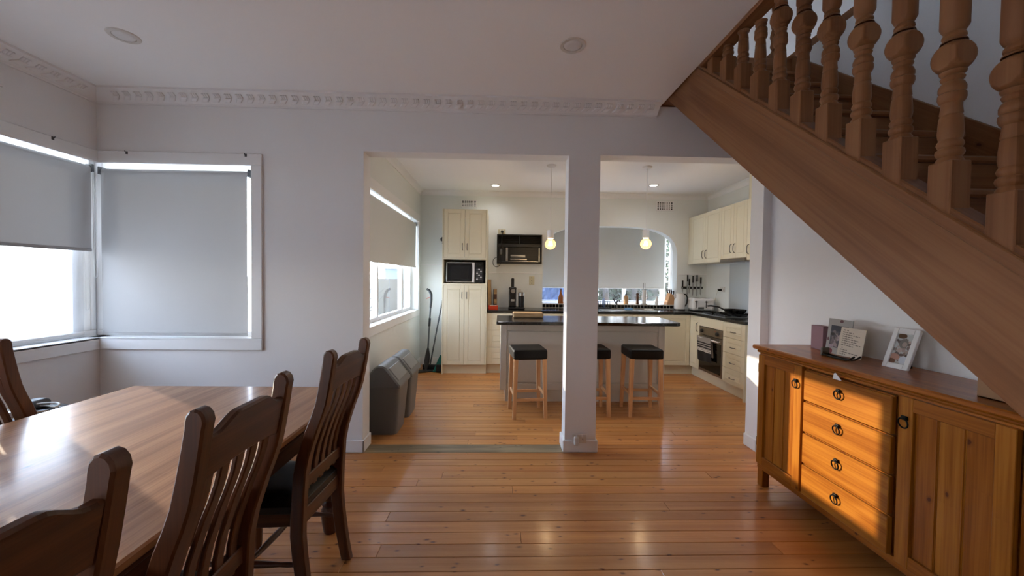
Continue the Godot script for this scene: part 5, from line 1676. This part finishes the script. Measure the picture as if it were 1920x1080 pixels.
func build_kitchen_things() -> void:
	var B := 0.9365
	# coffee machine
	var c := thing("coffee_machine", "black and silver capsule coffee machine on the worktop left of the arch", "coffee machine", V(0.22, B, -5.95))
	obj("base", mb().rbox(V(0.02, 0.014, 0.06), V(0.25, 0.028, 0.22), 0.012, 3), M.black, c)
	obj("body", mb().rbox(V(-0.04, 0.18, 0.0), V(0.12, 0.31, 0.15), 0.02, 4), M.black, c)
	obj("silver_side", mb().rbox(V(-0.095, 0.17, 0.02), V(0.012, 0.27, 0.12), 0.005, 3), M.steel, c)
	obj("silver_side", mb().rbox(V(0.018, 0.17, 0.02), V(0.012, 0.27, 0.12), 0.005, 3), M.steel, c)
	obj("lever", mb().rbox(V(-0.04, 0.40, 0.03), V(0.045, 0.15, 0.035), 0.016, 4), M.black, c)
	obj("badge", mb(0, Transform3D(Basis(V(1, 0, 0), V(0, 0, 1), V(0, -1, 0)), V(-0.035, 0.275, 0.075))).lathe([Vector2(0.034, 0), Vector2(0.03, 0.012), Vector2(0, 0.014)], 20), M.steel, c)
	obj("spout", mb().rbox(V(-0.035, 0.13, 0.085), V(0.07, 0.04, 0.03), 0.012, 3), M.steel, c)
	obj("milk_frother", mb().lathe([Vector2(0.045, 0.02), Vector2(0.047, 0.2), Vector2(0.0, 0.2)], 20, V(0.095, 0, 0.03)), M.black, c)
	obj("frother_band", mb().lathe([Vector2(0.048, 0.2), Vector2(0.048, 0.25), Vector2(0.03, 0.26), Vector2(0, 0.26)], 20, V(0.095, 0, 0.03)), M.steel, c)
	# boards standing beside the pantry
	tag(obj("chopping_board", mb(1, Transform3D(Basis(V(0, 0, 1), 0.03), V(-0.165, B, -5.95))).bb(V(-0.022, 0, -0.16), V(0.022, 0.45, 0.16), 0.005), M.oak), "tall pale wooden chopping board standing beside the pantry", "chopping board")
	var cb := thing("chopping_board", "shorter striped wooden chopping board standing next to the tall one", "chopping board", V(-0.085, B, -5.97))
	for k in 4:
		obj("strip", mb(2).bb(V(-0.022, 0.075 * k, -0.13), V(0.022, 0.075 * (k + 1), 0.13), 0.003), M.oak if k % 2 else M.walnut, cb)
	obj("edge", mb(1).bb(V(-0.032, 0, -0.13), V(-0.022, 0.3, 0.13), 0.002), M.black, cb)
	var ob := thing("orange_box", "small orange and white packet lying in front of the chopping boards", "packet", V(-0.115, B, -5.74))
	obj("carton", mb(0, Transform3D(Basis(Vector3.UP, 0.12), Vector3.ZERO)).bb(V(-0.068, 0, -0.05), V(0.068, 0.062, 0.05), 0.002), M.orange, ob)
	obj("label", mb(0, Transform3D(Basis(Vector3.UP, 0.12), Vector3.ZERO)).bb(V(-0.05, 0.062, -0.04), V(0.05, 0.064, 0.04)), M.white_matte, ob)
	# wooden tray on the island
	var tr := thing("wooden_tray", "pale wooden tray with an end handle on the island top", "tray", V(0.33, B, -4.66))
	obj("board", mb(0).rbox(V(0, 0.030, 0), V(0.36, 0.058, 0.22), 0.012, 3), M.oak, tr)
	obj("handle", mb(2).bb(V(-0.188, 0.012, -0.06), V(-0.178, 0.048, 0.06), 0.003), M.walnut, tr)
	# sink and tap
	var sk := thing("sink", "stainless steel sink let into the worktop under the bay window", "sink", V(1.95, B, -5.9))
	var rim := mb()
	rim.bb(V(-0.42, 0, 0.16), V(0.42, 0.006, 0.20), 0.002)
	rim.bb(V(-0.42, 0, -0.085), V(0.42, 0.006, -0.06), 0.002)
	rim.bb(V(-0.42, 0, -0.06), V(-0.37, 0.006, 0.16), 0.002)
	rim.bb(V(0.05, 0, -0.06), V(0.42, 0.006, 0.16), 0.002)
	obj("rim", rim, M.steel, sk)
	obj("bowl", mb().bb(V(-0.37, 0.0004, -0.06), V(0.05, 0.002, 0.16)), M.nickel, sk)
	var tap := thing("tap", "chrome kitchen tap behind the sink", "tap", V(1.86, B + 0.004, -6.11))
	obj("spout", mb().tube([V(0, 0, 0), V(0, 0.10, 0.0), V(0.01, 0.14, 0.03), V(0.02, 0.13, 0.09), V(0.02, 0.11, 0.11)], 0.012, 10), M.steel, tap)
	obj("lever", mb().tube([V(-0.01, 0.08, 0.0), V(-0.06, 0.16, 0.01)], 0.009, 8), M.darkgrey, tap)
	tag(obj("sponge", mb().rbox(V(1.95, B + 0.025, -5.80), V(0.11, 0.036, 0.07), 0.008, 3), paint(Color(0.45, 0.62, 0.80), 0.9)), "pale blue sponge lying on the sink's edge", "sponge")
	tag(obj("dish_cloth", mb().rbox(V(2.28, B + 0.012, -5.84), V(0.13, 0.022, 0.09), 0.008, 3), M.white_matte), "white folded cloth on the worktop by the sink", "cloth")
	var dk := thing("dish_rack", "dark wire dish rack at the worktop's back edge beside the pillar", "dish rack", V(1.62, B, -6.095))
	obj("tray", mb().bb(V(-0.13, 0, -0.09), V(0.13, 0.02, 0.09), 0.005), M.black, dk)
	for k in 7:
		obj("wire", mb().tube([V(-0.11 + 0.036 * k, 0.02, -0.075), V(-0.11 + 0.036 * k, 0.12, -0.075), V(-0.11 + 0.036 * k, 0.12, 0.075), V(-0.11 + 0.036 * k, 0.02, 0.075)], 0.004, 6), M.black, dk)
	obj("plate_edge", mb(0, Transform3D(Basis(V(0, 0, 1), PI / 2), V(0.03, 0.09, 0))).lathe([Vector2(0, 0), Vector2(0.08, 0.004), Vector2(0.08, 0.008), Vector2(0, 0.004)], 24), paint(Color(0.2, 0.32, 0.5), 0.3), dk)
	# on the ledge in the bay
	var Lz := -6.29
	var Ly := 1.0045
	bottle("soap_bottle", "cream pump soap bottle on the bay ledge", V(2.07, Ly, Lz), [Vector2(0, 0), Vector2(0.038, 0), Vector2(0.04, 0.01), Vector2(0.04, 0.11), Vector2(0.03, 0.135), Vector2(0.014, 0.145)], paint(Color(0.72, 0.58, 0.42), 0.4), [Vector2(0.016, 0.143), Vector2(0.016, 0.165), Vector2(0.006, 0.17), Vector2(0.006, 0.21), Vector2(0, 0.21)], M.black)
	bottle("oil_bottle", "amber bottle on the bay ledge left of the pillar", V(0.985, Ly, Lz), [Vector2(0, 0), Vector2(0.045, 0), Vector2(0.047, 0.01), Vector2(0.046, 0.10), Vector2(0.025, 0.15), Vector2(0.014, 0.18), Vector2(0.014, 0.21)], M.amber, [Vector2(0.016, 0.208), Vector2(0.016, 0.235), Vector2(0, 0.235)], M.walnut)
	var pt := thing("paper_towel_stand", "white paper towel roll on a wire stand on the bay ledge", "paper towel", V(2.37, Ly, Lz))
	obj("roll", mb().lathe([Vector2(0.0, 0.01), Vector2(0.035, 0.01), Vector2(0.035, 0.24), Vector2(0.0, 0.24)], 24), M.white, pt)
	obj("stand", mb().tube([V(0.015, 0.24, 0), V(0.015, 0.35, 0), V(-0.015, 0.35, 0), V(-0.015, 0.24, 0)], 0.004, 6), M.nickel, pt)
	obj("foot", mb().lathe([Vector2(0, 0), Vector2(0.055, 0), Vector2(0.05, 0.01), Vector2(0, 0.01)], 24), M.nickel, pt)
	bottle("pepper_mill", "dark turned pepper mill on the bay ledge left of the paper towel", V(2.26, Ly, Lz), [Vector2(0, 0), Vector2(0.028, 0), Vector2(0.024, 0.04), Vector2(0.02, 0.08), Vector2(0.026, 0.12), Vector2(0.018, 0.14), Vector2(0.026, 0.16), Vector2(0.02, 0.18), Vector2(0, 0.185)], M.walnut, [], M.walnut, "pepper mill")
	bottle("spray_bottle", "small white bottle on the bay ledge right of the paper towel", V(2.58, Ly, Lz), [Vector2(0, 0), Vector2(0.03, 0), Vector2(0.032, 0.02), Vector2(0.03, 0.06), Vector2(0.012, 0.10)], M.white, [Vector2(0.012, 0.1), Vector2(0.01, 0.13), Vector2(0, 0.13)], M.white)
	# knife block
	var kb := thing("knife_block", "slanted wooden knife block full of black handles by the arch's right side", "knife block", V(2.79, Ly, -6.27), 0.25)
	obj("block", mb(1).prism(PackedVector2Array([Vector2(-0.085, 0), Vector2(0.07, 0), Vector2(0.10, 0.13), Vector2(-0.02, 0.19)]), -0.045, 0.045, 0.004), M.beech, kb)
	for i in 4:
		for j in 2:
			var p := V(-0.005 + 0.026 * i, 0.168 - 0.012 * i, -0.022 + 0.044 * j)
			obj("knife_handle", mb().tube([p, p + V(-0.035 + 0.022 * i, 0.085 + 0.012 * (i % 2), 0)], [0.009, 0.0105], 8), M.black, kb)
	# kettle
	var kt := thing("kettle", "white electric kettle with a dark handle on the worktop by the corner", "kettle", V(2.83, B, -6.0))
	obj("power_base", mb().lathe([Vector2(0, 0), Vector2(0.085, 0), Vector2(0.082, 0.018), Vector2(0, 0.02)], 28), M.darkgrey, kt)
	obj("body", mb().lathe([Vector2(0.078, 0.02), Vector2(0.082, 0.04), Vector2(0.078, 0.14), Vector2(0.068, 0.24), Vector2(0.062, 0.258), Vector2(0.03, 0.27), Vector2(0, 0.272)], 28), M.white, kt)
	obj("spout", mb().tube([V(-0.05, 0.19, 0), V(-0.075, 0.235, 0), V(-0.088, 0.25, 0)], [0.03, 0.02, 0.012], 12), M.white, kt)
	obj("handle", mb().tube([V(0.05, 0.252, 0), V(0.10, 0.25, 0), V(0.125, 0.2, 0), V(0.122, 0.12, 0), V(0.10, 0.07, 0), V(0.075, 0.06, 0)], 0.011, 10), M.darkgrey, kt)
	obj("water_gauge", mb().rbox(V(0.074, 0.14, 0.0), V(0.012, 0.12, 0.02), 0.005, 3), M.darkgrey, kt)
	# toaster
	var ts := thing("toaster", "white four-slice toaster in the corner of the worktop", "toaster", V(3.12, B, -5.90), -0.12)
	obj("shell", mb().rbox(V(0, 0.105, 0), V(0.33, 0.19, 0.24), 0.04, 5), M.white, ts)
	obj("base", mb().bb(V(-0.15, 0, -0.11), V(0.15, 0.012, 0.11), 0.003), M.black, ts)
	for x in [-0.115, 0.035]:
		obj("lever_slot", mb().bb(V(x - 0.006, 0.05, 0.118), V(x + 0.006, 0.16, 0.1215), 0.001), M.black, ts)
		obj("lever", mb().rbox(V(x, 0.145, 0.13), V(0.04, 0.014, 0.024), 0.005, 3), M.black, ts)
	obj("dial_panel", mb().bb(V(-0.085, 0.03, 0.119), V(0.005, 0.065, 0.122), 0.001), M.steel, ts)
	for x in [-0.06, 0.06]:
		obj("slot", mb().bb(V(x - 0.035, 0.199, -0.09), V(x + 0.035, 0.2012, 0.09)), M.black, ts)
	# hob and pan
	var hb := thing("gas_hob", "black and steel gas hob with cast iron trivets above the oven", "hob", V(3.08, B, -5.07))
	obj("plate", mb().bb(V(-0.235, 0, -0.29), V(0.235, 0.008, 0.29), 0.003), M.steel, hb)
	for q in [[-0.11, -0.15], [0.11, -0.15], [-0.11, 0.12], [0.11, 0.12]]:
		obj("burner", mb().lathe([Vector2(0.045, 0.008), Vector2(0.045, 0.02), Vector2(0.03, 0.024), Vector2(0, 0.024)], 20, V(q[0], 0, q[1])), M.black, hb)
		var tv := mb()
		tv.bb(V(q[0] - 0.10, 0.03, q[1] - 0.006), V(q[0] + 0.10, 0.042, q[1] + 0.006), 0.002)
		tv.bb(V(q[0] - 0.006, 0.03, q[1] - 0.115), V(q[0] + 0.006, 0.042, q[1] + 0.115), 0.002)
		for s in [-1.0, 1.0]:
			tv.bb(V(q[0] + s * 0.1 - 0.006, 0.008, q[1] - 0.115), V(q[0] + s * 0.1 + 0.006, 0.038, q[1] + 0.115), 0.002)
		obj("trivet", tv, M.iron, hb)
	for k in 4:
		obj("knob", mb().lathe([Vector2(0.02, 0.008), Vector2(0.018, 0.032), Vector2(0, 0.034)], 16, V(-0.2 + 0.0, 0, 0.05 + 0.062 * k)), M.black, hb)
	var pn := thing("frying_pan", "black frying pan with a long handle on the gas hob", "frying pan", V(3.12, B + 0.0425, -5.02))
	obj("pan", mb().lathe([Vector2(0, 0), Vector2(0.105, 0), Vector2(0.115, 0.006), Vector2(0.142, 0.05), Vector2(0.139, 0.05), Vector2(0.112, 0.009), Vector2(0, 0.006)], 32), M.blackglass, pn)
	obj("handle", mb().tube([V(-0.13, 0.04, -0.02), V(-0.19, 0.075, -0.05), V(-0.27, 0.09, -0.10), V(-0.31, 0.085, -0.12)], [0.009, 0.01, 0.012, 0.01], 10), M.black, pn)

# ------------------------------------------------------------------ lamps
func downlight(at: Vector3, on: bool, label: String, energy := 0.14) -> void:
	var o := thing("downlight", label, "light", at, 0.0, "recessed ceiling downlights")
	obj("rim", mb().lathe([Vector2(0.052, 0.0), Vector2(0.056, -0.006), Vector2(0.074, -0.006), Vector2(0.078, 0.0)], 32), M.white_matte, o)
	if on:
		obj("lens_light", mb().lathe([Vector2(0, -0.004), Vector2(0.05, -0.004), Vector2(0.053, -0.001)], 28), glow(Color(1.0, 0.98, 0.94), 2.8), o)
		var l := SpotLight3D.new()
		l.name = "downlight_beam"
		l.light_color = Color(0.98, 0.985, 1.0)
		l.light_energy = energy
		l.spot_range = 9.0
		l.spot_attenuation = 2.0
		l.spot_angle = 78.0
		l.spot_angle_attenuation = 1.0
		l.light_size = 0.05
		l.shadow_enabled = true
		l.position = V(0, -0.012, 0)
		l.rotation.x = -PI / 2
		o.add_child(l)
	else:
		obj("inner_ring", mb().lathe([Vector2(0.052, -0.002), Vector2(0.044, -0.0085), Vector2(0.03, -0.0085), Vector2(0.0, -0.0075)], 28), M.white, o)

func pendant(at: Vector3, drop: float, label: String) -> void:
	var o := thing("pendant_light", label, "light", at, 0.0, "globe pendant lights over the island")
	obj("ceiling_rose", mb().lathe([Vector2(0, -0.022), Vector2(0.045, -0.02), Vector2(0.058, -0.01), Vector2(0.06, 0.0)], 24), M.white, o)
	obj("cord", mb().tube([V(0, -0.02, 0), V(0, -drop + 0.16, 0)], 0.0035, 6), M.white, o)
	obj("socket", mb().lathe([Vector2(0.0, -drop + 0.17), Vector2(0.037, -drop + 0.17), Vector2(0.04, -drop + 0.16), Vector2(0.04, -drop + 0.075), Vector2(0.034, -drop + 0.068), Vector2(0.0, -drop + 0.068)], 24), M.white, o)
	var prof := []
	for k in 21:
		var a := -PI / 2 + PI * 0.86 * k / 20.0
		prof.append(Vector2(0.067 * cos(a), -drop + 0.067 * sin(a)))
	obj("bulb_glass", mb().lathe(prof, 28), M.bulb, o)
	var fl := mb()
	for k in 6:
		var a := TAU * k / 6.0
		fl.tube([V(0.014 * cos(a), -drop + 0.035, 0.014 * sin(a)), V(0.024 * cos(a), -drop - 0.02, 0.024 * sin(a))], 0.0042, 6)
	obj("filament_light", fl, glow(Color(1.0, 0.78, 0.42), 6.0), o)
	var l := OmniLight3D.new()
	l.name = "bulb_light"
	l.light_color = Color(1.0, 0.86, 0.66)
	l.light_energy = 0.07
	l.omni_range = 9.0
	l.omni_attenuation = 2.0
	l.light_size = 0.02
	l.shadow_enabled = true
	l.position = V(0, -drop, 0)
	o.add_child(l)

func build_lamps() -> void:
	downlight(V(-2.22, CH, -2.342), false, "unlit white downlight in the dining ceiling near the corner window")
	downlight(V(0.409, CH, -2.304), false, "unlit white downlight in the dining ceiling above the openings")
	downlight(V(-0.10, CH, -5.78), true, "lit downlight in the kitchen ceiling in front of the pantry")
	downlight(V(2.21, CH, -5.58), true, "lit downlight in the kitchen ceiling right of the pendants")
	downlight(V(-0.10, CH, -3.95), true, "added fill downlight above the bins, unseen behind the wall over the openings", 0.32)  # out of view, added to brighten the kitchen floor and island
	downlight(V(2.21, CH, -3.95), true, "added fill downlight near the cooking side, unseen behind the wall over the openings", 0.32)  # second unseen fill lamp, added for more kitchen light
	pendant(V(0.60, CH, -4.71), 0.96, "glowing globe pendant left of the pillar, over the island")
	pendant(V(1.775, CH, -4.69), 0.94, "glowing globe pendant right of the pillar, over the island")

# ------------------------------------------------------------------ outside
func build_added_eaves() -> void:  # unseen eaves, added to keep sun out of the slits above the blinds
	struct("added_eaves", wall_with([
		[-3.95, 2.50, -3.85, -3.32, 2.62, 2.55], [-3.97, 2.40, -3.87, -3.93, 2.64, 2.55],
		[-3.93, 2.50, -3.85, -2.15, 2.62, ZK], [-3.93, 2.40, -3.87, -2.15, 2.64, -3.83],
		[-2.15, 2.50, -6.95, -1.5, 2.62, ZK], [-2.17, 2.40, -6.95, -2.13, 2.64, -3.83]]), M.fence)

func build_outside() -> void:
	var gr := mb()
	gr.quad(V(-40, -0.4, -40), V(40, -0.4, -40), V(40, -0.4, 40), V(-40, -0.4, 40), Vector3.UP)
	struct("ground", gr, M.ground)
	var f := thing("fence", "white paling fence outside the kitchen's left window", "fence", V(-4.4, -0.4, -14.0))
	for k in 44:
		obj("paling", mb(1).bb(V(0, 0, 0.3 * k), V(0.02, 1.62, 0.3 * k + 0.292), 0.002), M.fence, f)
	obj("rail", mb(2).bb(V(-0.05, 0.4, 0), V(0.0, 0.48, 13.2)), M.fence, f)
	var s := thing("garden_shed", "blue-grey shed beyond the kitchen's left window", "shed", V(-4.2, -0.4, -15.2))
	obj("wall", mb().bb(V(0, 0, -1.2), V(1.4, 2.1, 1.2), 0.01), M.shed, s)
	obj("roof", mb().bb(V(-0.1, 2.1, -1.3), V(1.5, 2.2, 1.3), 0.01), M.fence, s)
	var t := thing("bare_tree", "thin bare tree outside the kitchen's left window", "tree", V(-3.3, -0.4, -9.6))
	obj("trunk", mb().tube([V(0, 0, 0), V(0.05, 0.9, 0.05), V(-0.05, 1.7, 0.1), V(0.1, 2.8, 0.2)], [0.05, 0.04, 0.03, 0.01], 8), M.bark, t)
	for k in 14:
		var a := rng.randf() * TAU
		var y := 0.7 + rng.randf() * 1.5
		var l := 0.3 + rng.randf() * 0.6
		obj("branch", mb().tube([V(0, y, 0.08), V(cos(a) * l * 0.5, y + l * 0.25, sin(a) * l * 0.5), V(cos(a + 0.3) * l, y + l * 0.7, sin(a + 0.3) * l)], [0.016, 0.01, 0.004], 6), M.bark, t)
	# garden beyond the bay window
	for k in 5:
		var q := thing("garden_tree", ["slim tree trunk left in the bay window's strip of garden", "slim tree trunk second from the left beyond the bay window", "slim tree trunk in the middle beyond the bay window", "slim tree trunk second from the right beyond the bay window", "slim tree trunk farthest right beyond the bay window"][k], "tree", V(0.8 + 0.9 * k, -0.4, -9.6 - 0.5 * (k % 2)), 0.0, "trees beyond the bay window")
		obj("trunk", mb().tube([V(0, 0, 0), V(0.06, 1.2, 0), V(-0.04, 2.4, 0.05), V(0.05, 3.6, 0)], [0.10, 0.08, 0.07, 0.03], 10), M.bark, q)
		var b := mb()
		for i in 160:
			var p := V(rng.randf_range(-0.28, 0.28), rng.randf_range(1.9, 3.6), rng.randf_range(-0.4, 0.4))
			var d := V(rng.randf_range(-1, 1), rng.randf_range(-0.5, 1), rng.randf_range(-1, 1)).normalized() * 0.09
			var e := d.cross(V(rng.randf_range(-1, 1), 1, 0)).normalized() * 0.04
			b.quad(p - d, p + e, p + d, p - e, d.cross(e).normalized())
		obj("leaves", b, M.leaf, q).set_meta("kind", "stuff")
	var nf := thing("back_fence", "pale timber fence across the garden beyond the bay window", "fence", V(-4.0, -0.4, -12.5))
	for k in 30:
		obj("paling", mb(1).bb(V(0.4 * k, 0, 0), V(0.4 * k + 0.39, 1.75, 0.02), 0.002), M.back_fence, nf)
	build_hedge()

func build_hedge() -> void:
	for h in 3:
		var q := thing("hedge_shrub", ["dark leafy shrub at the left beyond the bay window", "dark leafy shrub in the middle beyond the bay window", "dark leafy shrub at the right beyond the bay window"][h], "shrub", V(1.0 + 2.4 * h, -0.4, -11.2), 0.0, "shrubs beyond the bay window")
		var b := mb()
		for i in 2600:
			var a := rng.randf() * TAU
			var r := sqrt(rng.randf())
			var p := V(1.15 * r * cos(a), 0.15 + rng.randf() * (4.4 - 1.4 * r), 0.55 * r * sin(a))
			var d := V(rng.randf_range(-1, 1), rng.randf_range(-0.5, 1), rng.randf_range(-1, 1)).normalized() * 0.11
			var e := d.cross(V(rng.randf_range(-1, 1), 1, 0)).normalized() * 0.05
			b.quad(p - d, p + e, p + d, p - e, d.cross(e).normalized())
		obj("leaves", b, M.hedge, q).set_meta("kind", "stuff")
		obj("stem", mb().tube([V(0, 0, 0), V(0.03, 1.3, 0.02)], [0.06, 0.03], 8), M.bark, q)
	var t := thing("tarpaulin", "crinkled blue tarpaulin hanging outside the bay's left pane", "tarpaulin", V(0.55, 0.7, -7.35))
	var P := []
	for i in 31:
		var row := []
		for j in 15:
			row.append(V(0.75 * i / 30.0, 0.75 * j / 14.0, 0.02 * sin(i * 2.3 + j * 0.6) + 0.015 * sin(i * 0.9 - j * 1.7) + rng.randf_range(-0.008, 0.008)))
		P.append(row)
	obj("sheet", mb().grid(P, V(0, 0, 1)), M.tarp, t)
	obj("pole", mb().tube([V(0, 0.75, 0), V(0.75, 0.75, 0)], 0.012, 8), M.grey, t)
	for x in [0.0, 0.75]:
		obj("post", mb().tube([V(x, -1.1, 0), V(x, 0.77, 0)], 0.015, 8), M.grey, t)

func _ready() -> void:
	rng.seed = 4711
	camera_and_light()
	materials()
	build_floor()
	build_walls()
	build_windows()
	build_cornice()
	build_stair()
	build_table()
	build_chairs()
	build_sideboard()
	build_sideboard_items()
	build_pantry()
	build_base_cabinets()
	build_island()
	build_stools()
	build_bins()
	build_cleaning()
	build_fittings()
	build_tiles()
	build_kitchen_things()
	build_lamps()
	build_added_eaves()
	build_outside()
